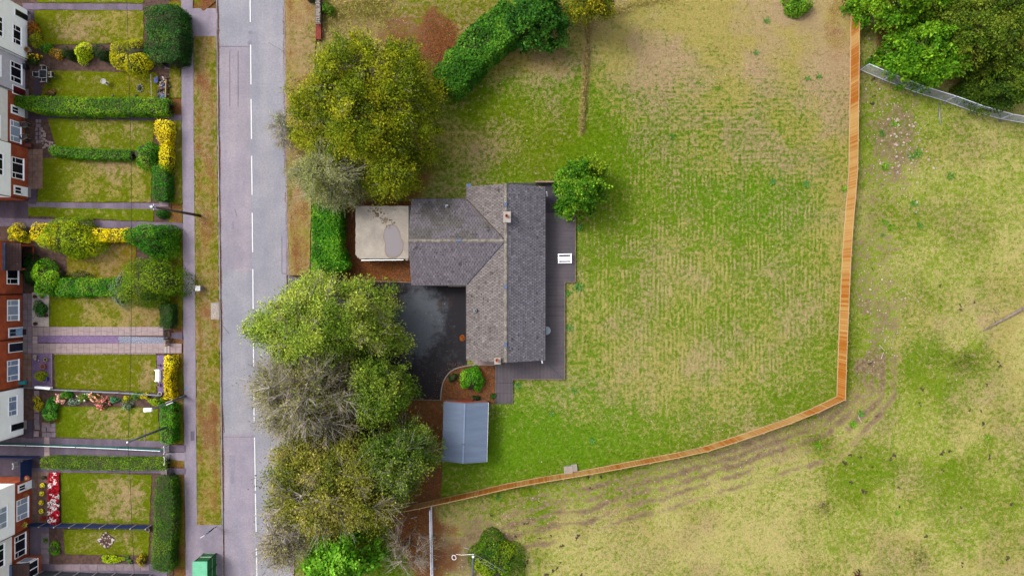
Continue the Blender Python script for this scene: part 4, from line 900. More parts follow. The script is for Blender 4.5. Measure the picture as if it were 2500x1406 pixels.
def hedge(name, label, pts, hw, h, pal, dens=130, ls=.09, z0=.1, seed=1, rough=.08, group=None, crisp=.5, up=.35):
    """clipped hedge along a centre line (photo pixels of its top), hw = half width in pixels (number or list)"""
    rg = np.random.default_rng(seed); P0 = [W(p[0], p[1], h) for p in pts]; hws = ([hw]*len(pts) if not isinstance(hw, (list, tuple)) else hw); k = S*(H-h)/H
    seg = np.array([0]+[(b-a).length for a, b in zip(P0, P0[1:])]).cumsum(); Lt = seg[-1]
    XX = np.array([p.x for p in P0]); YY = np.array([p.y for p in P0]); HW = np.array(hws)*k
    o = thing(name, label, 'hedge', (float(XX.mean()), float(YY.mean()), z0), group); off = np.array([XX.mean(), YY.mean(), z0])
    def surf(t, s, shrink=1.):
        # t: distance along, s: -1..1 across the profile (|s|<crisp top, beyond: sides)
        x = np.interp(t, seg, XX); y = np.interp(t, seg, YY); wd = np.interp(t, seg, HW)
        e = .02; dx = np.interp(t+e, seg, XX)-np.interp(t-e, seg, XX); dy = np.interp(t+e, seg, YY)-np.interp(t-e, seg, YY); l = np.maximum(1e-9, np.hypot(dx, dy)); nx, ny = -dy/l, dx/l
        de = np.minimum(t, Lt-t); en = np.sqrt(np.clip(1-np.clip(1-de/np.maximum(.05, wd*.35), 0, 1)**2, 0, 1)); en = np.clip(.3+.7*en, 0, 1)
        a = np.abs(s); sg = np.sign(s)
        lat_ = np.where(a < crisp, a/crisp*.93, .93+.07*np.sin((a-crisp)/(1-crisp)*np.pi*.8)); zz = np.where(a < crisp, 1-.06*(a/crisp)**3, .94*(1-(a-crisp)/(1-crisp)))
        dsp = (fbm(t*1.6+seed, s*2.3+seed*3, seed, 3)-.5)*2
        w_ = wd*lat_*en*(1+rough*dsp)*shrink; z_ = (h-z0)*zz*(1+rough*.9*dsp)*(shrink if shrink < 1 else 1)*(.65+.35*en)
        return np.stack([x+nx*sg*w_, y+ny*sg*w_, z0+z_], -1), np.stack([nx*sg*np.where(a < crisp, .15, 1), ny*sg*np.where(a < crisp, .15, 1), np.where(a < crisp, 1., .25)], -1)
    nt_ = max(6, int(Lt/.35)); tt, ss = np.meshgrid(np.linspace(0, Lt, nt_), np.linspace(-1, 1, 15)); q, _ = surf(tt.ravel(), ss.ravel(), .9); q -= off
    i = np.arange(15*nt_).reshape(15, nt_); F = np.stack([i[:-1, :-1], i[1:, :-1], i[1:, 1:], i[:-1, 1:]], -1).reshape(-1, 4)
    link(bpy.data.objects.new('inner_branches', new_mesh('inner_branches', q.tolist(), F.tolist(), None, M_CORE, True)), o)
    per = 2*HW.mean()+2*h*.8; n = int(dens*Lt*per)
    t = rg.uniform(0, Lt, n); wtop = 2*HW.mean()/per
    s = np.where(rg.random(n) < max(wtop, .35), rg.uniform(-crisp, crisp, n), np.sign(rg.normal(size=n))*rg.uniform(crisp, 1, n))
    kp = (fbm(t*1.3+seed*5, s*1.6+9, seed+7, 3) > .36) | (rg.random(n) < .45); t, s = t[kp], s[kp]; n = len(t)
    P, N = surf(t, s); P = P+rg.normal(size=(n, 3))*ls*.6; N = N+rg.normal(size=(n, 3))*.55+np.array([0, 0, up])
    g = fbm(P[:, 0]*.9, P[:, 1]*.9, seed+2, 3); g = np.clip((g-.5)*2.2+.5, 0, 1)
    leaves('foliage', P, N, ls*1.3*rg.uniform(.6, 1.4, n), palette(pal, n, g, .3), o, LEAF, .65, off=off)
    return o
# ---------------------------------------------------------------- big trees
OLIVE = [(70, 88, 8), (92, 108, 10), (116, 124, 14), (146, 144, 22)]
tree('broad_olive_tree', 'huge olive-green broadleaf tree between road and bungalow lawn', 880, 248, 190, 200, 13, 3.5, 300, 400, .2, OLIVE, 1.25, twigs=6, droop=.9, seed=11, depth=.5, wild=.13)
tree('olive_side_tree', 'yellow-olive tree just north of the flat-roofed garage', 952, 420, 68, 74, 9.5, 3, 60, 330, .19, [(86, 100, 12), (112, 120, 16), (136, 136, 22)], 1.1, twigs=5, droop=.8, seed=12, depth=.5)
tree('silver_willow', 'silvery grey-green tree with wispy bare twigs overhanging the verge', 805, 425, 100, 74, 9, 2.5, 120, 230, .17, [(108, 118, 50), (138, 140, 94), (124, 132, 58)], 1.15, twigs=5, droop=.9, seed=13, tp=0.6, depth=.5, tl=1.25, tr=.02, aspect=.32)
tree('bare_branch_shrub', 'small grey half-bare shrub poking over the road kerb', 690, 312, 28, 46, 5, 1.5, 26, 55, .13, [(120, 136, 80), (150, 156, 110)], .8, twigs=7, seed=14, tp=0.9, tl=1.4, tr=.024, aspect=.4)
GREEN = [(84, 110, 26), (108, 134, 36), (134, 154, 48), (152, 160, 62)]
tree('roadside_ash_tree', 'large mid-green tree overhanging the road beside the dark driveway', 778, 792, 205, 112, 12, 3, 270, 260, .19, GREEN, 1.2, twigs=6, droop=.6, seed=21, depth=.55, wild=.2, tl=1.1)
tree('bright_leaf_tree', 'bright green leafy tree at the west edge of the dark driveway', 925, 945, 76, 106, 10, 3, 110, 240, .2, [(64, 94, 18), (88, 112, 28), (114, 130, 42)], .95, twigs=5, droop=.6, seed=22, depth=.6, wild=.38)
tree('half_bare_tree', 'half bare tree with many pale twisting branches over the road', 748, 962, 152, 132, 12, 3, 210, 190, .17, [(92, 104, 36), (116, 116, 52), (136, 128, 76)], 1.2, bark=M_PALE, twigs=7, droop=.4, seed=23, tp=0.95, depth=.6, tl=1.45, tr=.034, wild=.18, aspect=.42)
OLB = [(74, 86, 18), (100, 108, 26), (124, 122, 42), (150, 138, 66)]
tree('brown_olive_tree', 'olive-brown tree with tawny twig tips south of the half-bare tree', 800, 1190, 172, 142, 12.5, 3, 260, 330, .2, OLB, 1.2, twigs=7, droop=.5, seed=24, tp=0.4, depth=.55, tl=1.25, tr=.028, wild=.16)
tree('dark_green_tree', 'dark green spreading tree beside the leaf litter and shed', 955, 1132, 90, 100, 10.5, 3, 110, 300, .2, [(48, 76, 16), (76, 100, 26), (108, 122, 44)], 1.2, twigs=6, droop=.3, seed=25, depth=.55, wild=.3, tl=1.2)
tree('young_maple_tree', 'fresh bright green rounded tree at the bottom edge by the road', 828, 1366, 98, 62, 8, 2, 80, 260, .24, [(66, 120, 16), (88, 142, 26), (116, 166, 46)], .95, twigs=4, twm=None, seed=26, depth=.4, aspect=.7)
tree('bare_scrub_tree', 'thin brown bare scrub tree beside the white mesh fence', 985, 1352, 78, 62, 5.5, 1.2, 34, 34, .13, [(110, 104, 60), (130, 118, 76)], 1.1, twigs=6, seed=27, tp=0.6, depth=.6, tl=1.5, tr=.014)
tree('pale_twig_tree', 'pale wispy half-bare tree on the road side at the bottom', 690, 1310, 48, 92, 9, 2.5, 60, 110, .16, [(128, 122, 66), (150, 140, 90)], 1.0, twigs=8, seed=28, tp=0.8, depth=.55, tl=1.5, tr=.03)
# small round tree on the deck corner
tree('round_garden_tree', 'small round bright green tree standing over the deck corner', 1416, 456, 64, 72, 6, 1.2, 110, 260, .17, [(48, 90, 12), (68, 114, 16), (98, 132, 26)], .75, twigs=3, twm=None, seed=31, depth=.35, wild=.1, aspect=.7)
tree('berry_tree', 'yellow-green lobe of tree with orange tips beside the round deck tree', 1440, 412, 42, 34, 5.5, 1.2, 40, 230, .16, [(72, 112, 16), (98, 128, 22), (126, 136, 24)], .7, twigs=3, twm=None, seed=32, depth=.35, aspect=.6)
# north-east thicket
DKG = [(40, 66, 14), (62, 88, 18), (88, 108, 24)]
tree('glossy_laurel_tree', 'rounded bright green laurel beside the steel mesh fence', 2284, 118, 108, 84, 6, .8, 190, 260, .2, [(54, 98, 10), (78, 124, 16), (106, 146, 28)], .85, twigs=3, twm=None, seed=41, depth=.3, wild=.09, aspect=.65)
tree('thicket_tree', 'bright green tree at the top edge touching the timber fence', 2245, -20, 150, 72, 8, 1.5, 150, 240, .2, [(60, 106, 12), (88, 130, 18), (112, 146, 28)], 1.0, twigs=4, twm=None, seed=42, depth=.4, aspect=.6)
tree('thicket_tree', 'dark olive tree in the top right corner above the laurel', 2425, 50, 120, 110, 10, 2, 170, 290, .21, [(52, 80, 14), (78, 100, 20), (106, 120, 32)], 1.2, twigs=5, twm=M_DBARK, seed=43, depth=.5)
tree('thicket_tree', 'shadowy dark green tree at the right edge behind the mesh fence', 2478, 178, 85, 80, 6.5, 1, 110, 260, .2, DKG, 1.0, twigs=4, twm=M_DBARK, seed=44, depth=.5)
bush('bramble_shrub', 'dark bramble thicket along the mesh fence below the laurel', 2425, 222, 90, 30, 2.4, [(36, 60, 12), (60, 84, 18), (90, 104, 24)], 6500, .17, 14, 0)
# laurel screen north of the lawn
LAUR = [(42, 84, 14), (58, 108, 22), (90, 134, 34)]
hedge('laurel_hedge', 'glossy green laurel hedge running from the olive tree to the north', [(1082, 205), (1118, 162), (1165, 108), (1215, 62), (1262, 30)], [38, 42, 44, 46, 46], 3.4, LAUR, 190, .17, 0, 51, .16)
tree('dark_laurel_tree', 'dark blue-green laurel tree at the north edge of the lawn', 1312, 42, 78, 80, 5.5, .8, 120, 260, .2, [(28, 68, 14), (44, 90, 20), (68, 112, 32)], .9, twigs=3, twm=None, seed=52, depth=.3, aspect=.65)
tree('north_edge_tree', 'dark tree with yellowing leaves above the dry grass ridge', 1445, 2, 62, 50, 7, 1.5, 60, 220, .19, [(64, 84, 16), (110, 116, 20), (160, 146, 24)], 1.0, twigs=4, twm=M_DBARK, seed=53)
bush('edge_shrub', 'leafy green shrub at the top edge left of the timber fence', 1950, 8, 34, 28, 1.6, [(56, 98, 12), (84, 128, 22), (112, 146, 36)], 1900, .16, 8, 0)
bush('edge_shrub', 'low green shrub growing against the stone wall top', 800, 20, 16, 18, 1.2, [(60, 98, 14), (92, 124, 26)], 700, .14, 6, 0)
# hedge in front of the garage
hedge('privet_hedge', 'thick vivid green hedge between the verge and the flat-roofed garage', [(797, 492), (795, 540), (792, 590), (796, 625), (806, 668)], [33, 35, 34, 38, 46], 2.6, [(46, 98, 10), (64, 124, 18), (96, 146, 30)], 230, .13, .1, 61, .13)
bush('bed_shrub', 'bright green oval shrub in the leafy bed above the shed', 1153, 928, 26, 33, 1.7, [(56, 122, 14), (86, 150, 24), (120, 170, 40)], 2600, .11, 9, .06)
bush('bed_shrub', 'small dark green shrub at the left of the leafy bed', 1106, 922, 12, 12, .8, [(26, 60, 16), (40, 80, 20)], 500, .1, 6, .06)
bush('bed_shrub', 'small dark shrub against the shed gable', 1162, 972, 9, 8, .8, [(22, 50, 12), (34, 70, 18)], 350, .1, 5, .06)
bush('bed_shrub', 'little green tuft beside the deck steps', 1202, 966, 7, 8, .5, [(30, 90, 14), (60, 120, 20)], 250, .1, 5, .03)
bush('field_shrub', 'dark green gorse shrub below the pole stays at the bottom edge', 1212, 1372, 62, 66, 2.2, [(40, 78, 6), (70, 106, 10), (116, 136, 16)], 6000, .14, 12, 0)
# ================================================================ TERRACED HOUSES (west edge; their fronts lean out of the picture)
M_RTILE = mat('brown_roof_tile', T(92, 66, 66), T(112, 80, 74), rough=.9, scale=2, fine=.2, bump=.2, speck=(T(220, 214, 214), 4, .2, .06))
M_GREYW = mat('grey_render', TV(206, 200, 212), rough=.85, var=.06)
DEPTH = 8.0
def fz(px, bx): return H*(1-(bx-CX)/(px-CX))           # height on a front wall standing on column bx
def fy(px, py, bx): return (CY-py)*S*(H-fz(px, bx))/H
def house(label, bx, y0, y1, lower, upper, wins, doors, band=2.55, roof=True, ends=()):
    X = (bx-CX)*S; Y1, Y0 = (CY-y0)*S, (CY-y1)*S
    o = thing('terraced_house', label, 'house', (X, (Y0+Y1)/2, 0)); e = .004
    part('wall', lower, o, lambda m: m.box(X-DEPTH, X, Y0+e, Y1-e, 0, band)); u = part('upper_wall', upper, o, lambda m: m.box(X-DEPTH-.01, X+.015, Y0+e, Y1-e, band, 5.1))
    if lower is M_BRICK:
        # brick courses, real relief joined as one part
        def courses(m):
            z = .05
            while z < band-.05: m.box(X, X+.006, Y0+.02, Y1-.02, z, z+.062, tc((1, 1, 1), .1)); z += .075
        stuff(part('brick_courses', M_BRICK, o, courses))
    part('plinth', M_CONC, o, lambda m: m.box(X-.1, X+.03, Y0+.01, Y1-.01, 0, .14, (.5, .45, .45)))
    def win(xs, xh, ya, yb, style, z=None):
        z0, z1 = (fz(xs, bx), fz(xh, bx)) if z is None else z
        A, B = sorted((fy(xs, ya, bx), fy(xs, yb, bx))); L = B-A
        f = part('window', M_UPVC, o, lambda m: m.box(X-.05, X+.045, A, B, z0, z1))
        part('sill', M_UPVC, f, lambda m: m.box(X-.02, X+.14, A-.05, B+.05, z0-.07, z0, (.97, .97, 1)))
        gm = {'dark': M_GLASS, 'net': M_CURTAIN, 'blind': M_BLIND}[style]
        fr = .075; cols = [(0, .27), (.27, .73), (.73, 1)]
        for i, (p, q) in enumerate(cols):
            a, b_ = A+p*L+fr*(1 if i == 0 else .6), A+q*L-fr*(1 if i == 2 else .6); top = z1-fr
            if i == 1: part('pane', gm, f, lambda m: m.box(X-.03, X+.055, a, b_, z0+fr, top))
            else:
                zt = z0+(z1-z0)*.70
                part('pane', gm, f, lambda m: m.box(X-.03, X+.055, a, b_, z0+fr, zt-fr*.5)); part('fanlight', gm, f, lambda m: m.box(X-.03, X+.055, a, b_, zt+fr*.5, top))
    for wn in wins:
        win(*wn)
        if len(wn) == 5: win(wn[0], wn[1], wn[2], wn[3], wn[4], (3.68, 4.85))
    for xb, xh, ya, yb, c, pane in doors:
        z1 = fz(xh, bx); A, B = sorted((fy(xb, ya, bx), fy(xb, yb, bx)))
        d = part('door', M_PAINT, o, lambda m: m.box(X-.02, X+.05, A+.07, B-.07, .16, z1-.07, c)); part('door_frame', M_UPVC, o, lambda m: (m.box(X-.03, X+.06, A, A+.07, .12, z1), m.box(X-.03, X+.06, B-.07, B, .12, z1), m.box(X-.03, X+.06, A+.07, B-.07, z1-.07, z1)))
        if pane:
            n = 2; s = (B-A-.3)/n
            for i in range(n): part('glazing', M_GLASS, d, lambda m: m.box(X, X+.058, A+.15+i*s+.03, A+.15+(i+1)*s-.03, .16+(z1-.2)*.52, z1-.2))
        part('handle', M_STEEL, d, lambda m: m.box(X+.05, X+.09, A+.14, A+.18, 1.0, 1.16)); part('step', M_CONC, o, lambda m: m.box(X, X+.35, A-.05, B+.05, .02, .15, (.75, .7, .72)))
    part('drainpipe', M_BLACK, o, lambda m: m.tube([(X+.07, Y0+.06, .1), (X+.07, Y0+.06, 5.0)], .035, 6))
    part('gutter', M_BLACK, o, lambda m: m.beam((X+.12, Y0, 5.08), (X+.12, Y1, 5.08), .12, .09))
    # pitched roof, out of this picture but there
    def rf(m):
        n = 16
        for sgn, ex in ((1, X+.2), (-1, X-DEPTH-.2)):
            for i in range(n):
                p, q = i/n, (i+1)/n; mx = X-DEPTH/2
                xa, xb_ = ex+(mx-ex)*p, ex+(mx-ex)*q; za, zb = 5.1+2.6*p, 5.1+2.6*q
                m.add([(xa, Y0, za+.05), (xb_, Y0, zb+.01), (xb_, Y1, zb+.01), (xa, Y1, za+.05), (xa, Y0, za), (xa, Y1, za)], [(0, 1, 2, 3) if sgn < 0 else (3, 2, 1, 0), (4, 0, 3, 5)], tc((1, 1, 1), .08))
        for y in (Y0, Y1): m.add([(X, y, 5.1), (X-DEPTH, y, 5.1), (X-DEPTH/2, y, 7.65)], [(0, 1, 2)], (1.4, 1, .9))
    stuff(part('roof_courses', M_RTILE, o, rf))
    return o
WD, RD, BD, NV, BLK = (.75, .77, .8), TV(96, 14, 24), TV(150, 180, 216), TV(24, 34, 56), TV(16, 18, 24)
house('white rendered terraced house at the top left corner', 69, 27, 149, M_RENDER, M_RENDER, [(50, 31, 68, 114, 'dark')], [(63, 35, 35, 53, BLK, True)])
house('pale grey terraced house with red door behind the long bright hedge', 63.5, 150, 236, M_GREYW, M_GREYW, [(51, 25, 159, 208, 'dark')], [(61, 30, 219, 240, RD, False)])
house('terraced house of cream upper floor over brick with a white front door', 62, 237, 362, M_BRICK, M_CREAM, [(49, 24, 300, 351, 'net')], [(62, 26, 268, 289, WD, True)])
house('end terrace of orange brick with white upper floor beside the tarmac gap', 69.5, 363, 490, M_BRICK, M_RENDER, [(55.5, 28, 389, 440, 'dark')], [(69, 33, 459, 481, WD, True)])
h5 = house('brick terraced house with brown tiled porch behind the yellow shrub', 56.5, 592, 719, M_BRICK, M_BRICK, [(43, 16, 645, 694, 'dark')], [])
house('brick terraced house with pale blue front door beside the pink slab path', 57, 720, 827, M_BRICK, M_BRICK, [(44, 17, 732, 782, 'net')], [(56.5, 20, 798, 821, BD, True)])
house('brick terraced house with navy door beside the purple slate bed', 57, 828, 944, M_BRICK, M_BRICK, [(44, 17, 877, 927, 'blind')], [(56.5, 20, 834, 857, NV, False)])
house('white rendered end terrace above the green mesh garden fence', 59.5, 945, 1061, M_RENDER, M_RENDER, [(40, 20, 965, 1012, 'blind')], [(57.5, 25, 1027, 1046, BLK, True)])
house('end terrace with white upper floor, hanging baskets and a white door', 79, 1163, 1284, M_BRICK, M_RENDER, [(67, 40, 1211, 1261, 'net')], [(79, 43, 1170, 1189, WD, True)])
h10 = house('terraced house with brown tiled glazed porch at the bottom left corner', 72, 1286, 1420, M_BRICK, M_CREAM, [(61, 35, 1298, 1351, 'dark')], [])
def porch(o, bx, fx, y0, y1, glazed):
    X0, X1 = (bx-CX)*S, (fx-CX)*S; Y1, Y0 = (CY-y0)*S, (CY-y1)*S; zt, ze = 2.85, 2.2
    p = part('porch', M_BRICK, o, lambda m: (m.box(X0, X1-.15, Y0+.1, Y0+.25, 0, ze), m.box(X0, X1-.15, Y1-.25, Y1-.1, 0, ze), m.box(X1-.3, X1-.15, Y0+.25, Y1-.25, 0, .7 if glazed else .12)))
    r = part('porch_roof', M_UNDER, o, lambda m: m.add([(X0, Y0, zt), (X1, Y0, ze), (X1, Y1, ze), (X0, Y1, zt), (X0, Y0, zt-.1), (X1, Y0, ze-.1), (X1, Y1, ze-.1), (X0, Y1, zt-.1)], MB.BF[::-1]))
    nr, nc = 6, max(4, int((Y1-Y0)/.26)); d = Vector((X1-X0, 0, ze-zt)); 
    for i in range(nr):
        for j in range(nc):
            w_ = (Y1-Y0)/nc; a = Vector((X0, Y0+j*w_, zt))+d*(i/nr); b_ = a+d*(1.12/nr)
            part('roof_tile', M_RTILE, r, lambda m: m.add([a+Vector((0, .006, .012)), b_+Vector((0, .006, .045)), b_+Vector((0, w_-.006, .045)), a+Vector((0, w_-.006, .012)), b_+Vector((0, .006, .0)), b_+Vector((0, w_-.006, 0))], [(0, 1, 2, 3), (1, 4, 5, 2)], tc((1, 1, 1), .12)))
    part('flashing', M_LEAD, r, lambda m: m.beam((X0+.12, Y0, zt+.06), (X0+.12, Y1, zt+.06), .3, .05, (1.5, 1.5, 1.5)))
    if glazed:
        f = part('porch_window', M_UPVC, o, lambda m: (m.box(X1-.16, X1-.08, Y0+.1, Y1-.1, .7, ze-.05), m.box(X0+.2, X1-.2, Y1-.11, Y1-.04, .9, ze-.05)))
        n = 4; s = (Y1-Y0-.3)/n
        for i in range(n): part('pane', M_GLASS, f, lambda m: m.box(X1-.1, X1-.07, Y0+.15+i*s+.06, Y0+.15+(i+1)*s-.06, .85, ze-.2))
        part('pane', M_CURTAIN, f, lambda m: m.box(X0+.3, X1-.3, Y1-.06, Y1-.03, 1.0, ze-.2))
    else: part('inner_door', M_PAINT, o, lambda m: m.box(X0, X0+.06, Y0+.5, Y1-.5, .1, 2.05, T(46, 50, 66)))
porch(h5, 56.5, 88, 597, 662, False); porch(h10, 72, 107, 1352, 1430, True)
# hanging baskets on the white-door house
for x, y, l in ((66, 1167, 'hanging basket of pink flowers left of the white door'), (62, 1209, 'hanging basket with red flowers between white door and window'), (60, 1281, 'hanging basket of yellow flowers by the navy fence end')):
    p = W(x, y, 1.7); b_ = thing('hanging_basket', l, 'basket', tuple(p))
    MB().lathe([(.05, -.2), (.16, -.08), (.19, 0)], 0, 0, 0, 10).build('bowl', M_WOOD, b_)
    n = 120; d = RNG.normal(size=(n, 3)); d /= np.linalg.norm(d, axis=1)[:, None]; leaves('foliage', d*np.array([.24, .24, .18]), d+np.array([0, 0, .4]), .09, palette([(90, 110, 20), (180, 170, 30)], n), b_)
    n = 50; d = RNG.normal(size=(n, 3)); d /= np.linalg.norm(d, axis=1)[:, None]; leaves('blossom', d*np.array([.27, .27, .2]), d+np.array([0, 0, .4]), .09, palette([(150, 20, 60), (200, 60, 90)] if y != 1281 else [(210, 190, 40), (230, 210, 90)], n), b_, PETAL, .9)
    MB().beam((0, 0, .35), (-.25, 0, .45), .02, .02).build('bracket', M_BLACK, b_)
# ================================================================ GARDENS: surfaces
Z0 = .105
sheet('garden_soil', [(0, -30), (415, -30), (424, 1440), (-30, 1440)], .085, M_SOIL, step=4)
def lawn(q, dry, left=.3, seed=1, olive=.45, lit=0., right=0., z=.13, edge=.3): return sheet('lawn', q, z, M_GRASS, lawnmask(dry, left, seed, olive, lit, edge, right), .3, .08, seed=seed)
lawn([(62, -40), (352, -40), (352, 9), (95, 8)], .45, 0, 1)
lawn([(86, 27), (352, 27), (352, 105), (88, 112)], .72, .45, 2, .55)
lawn([(118, 174), (383, 178), (404, 240), (102, 240)], .34, .1, 3, .5, .1)
lawn([(118, 290), (376, 296), (376, 368), (140, 366)], .62, .6, 4, .4, edge=.2)
lawn([(106, 386), (372, 386), (370, 494), (92, 494)], .66, .6, 5, .45, edge=.2)
lawn([(72, 506), (376, 512), (376, 541), (72, 528)], .42, .2, 6, .35)
lawn([(165, 580), (335, 585), (330, 690), (165, 690)], .7, .2, 7, .9, .35)
lawn([(122, 722), (275, 722), (392, 735), (392, 800), (122, 797)][0:1]+[(392, 722), (392, 800), (122, 797)], .74, .75, 8, .5, .3, edge=.1)
lawn([(134, 864), (383, 866), (384, 958), (137, 947)], .42, .12, 9, .55, right=.3)
lawn([(138, 990), (388, 995), (390, 1076), (139, 1066)], .66, .5, 10, .35, edge=.3)
lawn([(149, 1152), (372, 1158), (366, 1277), (152, 1275)], .74, .8, 11, .35, right=-.05, edge=.4)
lawn([(156, 1291), (368, 1290), (364, 1354), (160, 1351)], .50, .1, 12, .45, edge=.3)
def gp(q, m=M_GPATH, z=.122, nm='garden_path', jit=.05): return sheet(nm, q, z, m, step=.5, jit=jit, seed=int(q[0][1]))
gp([(55, 10), (350, 11), (350, 27), (60, 25)]); gp([(70, 283), (402, 286), (402, 297), (72, 294)], M_DARK)
gp([(-40, 494), (72, 492), (72, 540), (-40, 545)], M_DARK, .118, 'yard'); gp([(70, 494), (392, 497), (392, 513), (72, 508)]); gp([(-40, 531), (430, 544), (430, 560), (-40, 552)])
gp([(70, 462), (92, 462), (90, 498), (70, 498)], M_DARK, .124, 'yard'); gp([(405, 542), (448, 546), (448, 562), (405, 560)], M_GPATH, .124)
gp([(-40, 1064), (412, 1075), (410, 1091), (-40, 1084)]); gp([(-40, 1086), (408, 1099), (408, 1117), (-40, 1116)], M_GPATH, .126); gp([(58, 1025), (83, 1025), (83, 1070), (58, 1068)], M_DARK, .130, 'yard', .01)
gp([(405, 1085), (455, 1085), (455, 1102), (405, 1102)], M_GPATH, .128); gp([(405, 1104), (455, 1104), (455, 1124), (405, 1118)], M_PATH, .130); gp([(78, 1141), (410, 1144), (410, 1154), (78, 1152)]); gp([(410, 1141), (455, 1142), (455, 1156), (410, 1158)], M_GPATH, .128)
gp([(90, 1375), (410, 1374), (410, 1440), (90, 1440)], M_GPATH, .118); gp([(75, 1284), (122, 1284), (120, 1372), (75, 1372)], M_GPATH, .116, 'yard')
gp([(78, 1115), (99, 1115), (99, 1150), (78, 1150)], M_DARK, .12, 'yard'); gp([(0, 1117), (60, 1117), (60, 1160), (0, 1160)], M_DARK, .119, 'yard')
gp([(420, 812), (447, 810), (447, 830), (420, 825)], M_GPATH, .13); gp([(410, 283), (446, 281), (446, 296), (410, 296)], M_GPATH, .128); gp([(58, 60), (86, 60), (86, 28), (58, 24)][::-1], M_DARK, .12, 'yard')
gp([(84, 170), (100, 170), (100, 236), (84, 236)], M_DARK, .124, 'garden_path', .02)
M_SLATE = mat('purple_slate_chips', T(120, 96, 140), T(146, 118, 160), rough=.8, scale=6, fine=.35, bump=.6, bscale=25, speck=(T(190, 170, 205), 14, .3, .3))
M_BGRAV = mat('blue_grey_gravel', T(112, 116, 142), T(160, 164, 184), rough=.8, scale=8, fine=.4, bump=.6, bscale=25, speck=(T(214, 216, 226), 12, .35, .5))
M_WGRAV = mat('white_gravel', T(226, 214, 206), T(204, 188, 180), rough=.9, scale=5, fine=.2, bump=.4, speck=(T(130, 112, 104), 8, .3, .25))
gp([(95, 819), (290, 820), (292, 838), (95, 836)], M_SLATE, .128, 'slate_strip', .0); gp([(290, 820.4), (412, 823), (412, 842), (292, 837.5)], M_BGRAV, .129, 'gravel_strip', .03)
gp([(80, 862), (129, 862), (130, 946), (80, 944)], M_SLATE, .128, 'slate_bed', .0); gp([(384, 867), (403, 867), (403, 966), (387, 966)], M_SLATE, .132, 'slate_bed', .01); gp([(80, 714), (122, 716), (122, 797), (80, 796)], M_WGRAV, .128, 'gravel_bed', .01)
# paving slabs, each its own piece
def slabs(nm, x0, y0, x1, y1, nx, ny, m, z=.14, rows=False, gap=.012, miss=(), jit=.0, sp=.07):
    o = struct(bpy.data.objects.new(nm, None)); COL.objects.link(o); sx, sy = (x1-x0)/nx, (y1-y0)/ny
    me = new_mesh('slab', *(lambda b: (b.v, b.f))(MB().box(-sx*S/2+gap, sx*S/2-gap, -sy*S/2+gap, sy*S/2-gap, 0, .05)), None, m)
    for j in range(ny):
        for i in range(nx):
            if (i, j) in miss: continue
            p = W(x0+(i+.5)*sx+((sx/2 if i < nx-1 or True else 0) if rows and j % 2 else 0), y0+(j+.5)*sy); s_ = link(bpy.data.objects.new('slab', me), o)
            s_.location = (p.x+random.gauss(0, jit), p.y+random.gauss(0, jit), z-.05+random.uniform(-.004, .004)); s_.rotation_euler = (random.gauss(0, .004), random.gauss(0, .004), random.gauss(0, jit*.6)); v = 1+random.gauss(0, sp); s_.color = (v, v*random.uniform(.97, 1.02), v*random.uniform(.95, 1.03), 1)
def mixed(nm, x0, y0, x1, y1, m, step=14, z=.14):
    """two course path of unequal slabs"""
    o = struct(bpy.data.objects.new(nm, None)); COL.objects.link(o); x = x0; i = 0
    while x < x1-2:
        w_ = min(step, x1-x); sp = random.choice((.38, .5, .62)) if i % 2 else random.choice((.62, .68, .45)); ym = y0+(y1-y0)*sp; i += 1
        for a, b_ in ((y0, ym), (ym, y1)): part('slab', m, o, lambda q: q.box(W(x, 0).x+.01, W(x+w_, 0).x-.01, W(0, b_).y+.01, W(0, a).y-.01, z-.05, z, tc((1, 1, .99), .06)))
        x += w_
mixed('slab_path', 81, 797.5, 400, 819, M_SLAB); mixed('slab_path', 81, 838, 447, 862, M_SLAB)
slabs('slab_path', 58, 716, 80.5, 862, 2, 11, M_SLABG, .142, sp=.08); slabs('slab_path', 58, 862.5, 79.5, 944, 2, 6, M_SLABB, .142); slabs('slab_path', 81, 820, 94, 838, 1, 2, M_SLAB, .141)
slabs('patio', 70, 365, 106.5, 462, 3, 7, M_SLABB, .142); slabs('patio', 79.5, 1150, 121.5, 1275, 3, 9, M_SLABB, .142); slabs('slab_path', 135, 1376, 366, 1391, 11, 1, M_SLABG, .14, sp=.1)
slabs('patio', 104, 1030, 138, 1066, 3, 3, M_SLABG, .142, jit=.02); slabs('stepping_stones', 85, 952, 98, 1064, 1, 8, M_SLABG, .142, miss=((0, 2),), jit=.04, sp=.12); slabs('stepping_stones', 88, 292, 104, 352, 2, 6, M_SLABG, .14, jit=.03, gap=.05)
slabs('slab_path', 102, 1300, 122, 1375, 1, 6, M_SLABG, .14, jit=.03); slabs('brick_path', 110, 1066, 123, 1112, 1, 4, M_SLAB, .142); slabs('gate_slab', 390, 493, 413, 505.5, 1, 1, M_SLABG, .142); slabs('gate_slab', 393, 278, 415, 290, 1, 1, M_SLAB, .142); slabs('gate_slab', 395, 1142, 407, 1157, 1, 1, M_SLABG, .143); slabs('gate_slab', 394, 1090, 404, 1100, 1, 1, M_SLABG, .143); slabs('gate_slab', 403, 157, 418, 171, 1, 1, M_SLABG, .143)
# crazy paving triangle
cp = struct(bpy.data.objects.new('crazy_paving', None)); COL.objects.link(cp)
for i in range(64):
    x = random.uniform(100, 141); y = random.uniform(310, 362)
    if (x-100) < (y-312)*.85 and x < 140:
        part('stone', M_SLAB, cp, lambda m: m.rock(*W(x, y, .13), random.uniform(.1, .2), random.uniform(.08, .17), .02, tc((1, .95, .85), .14), 6))
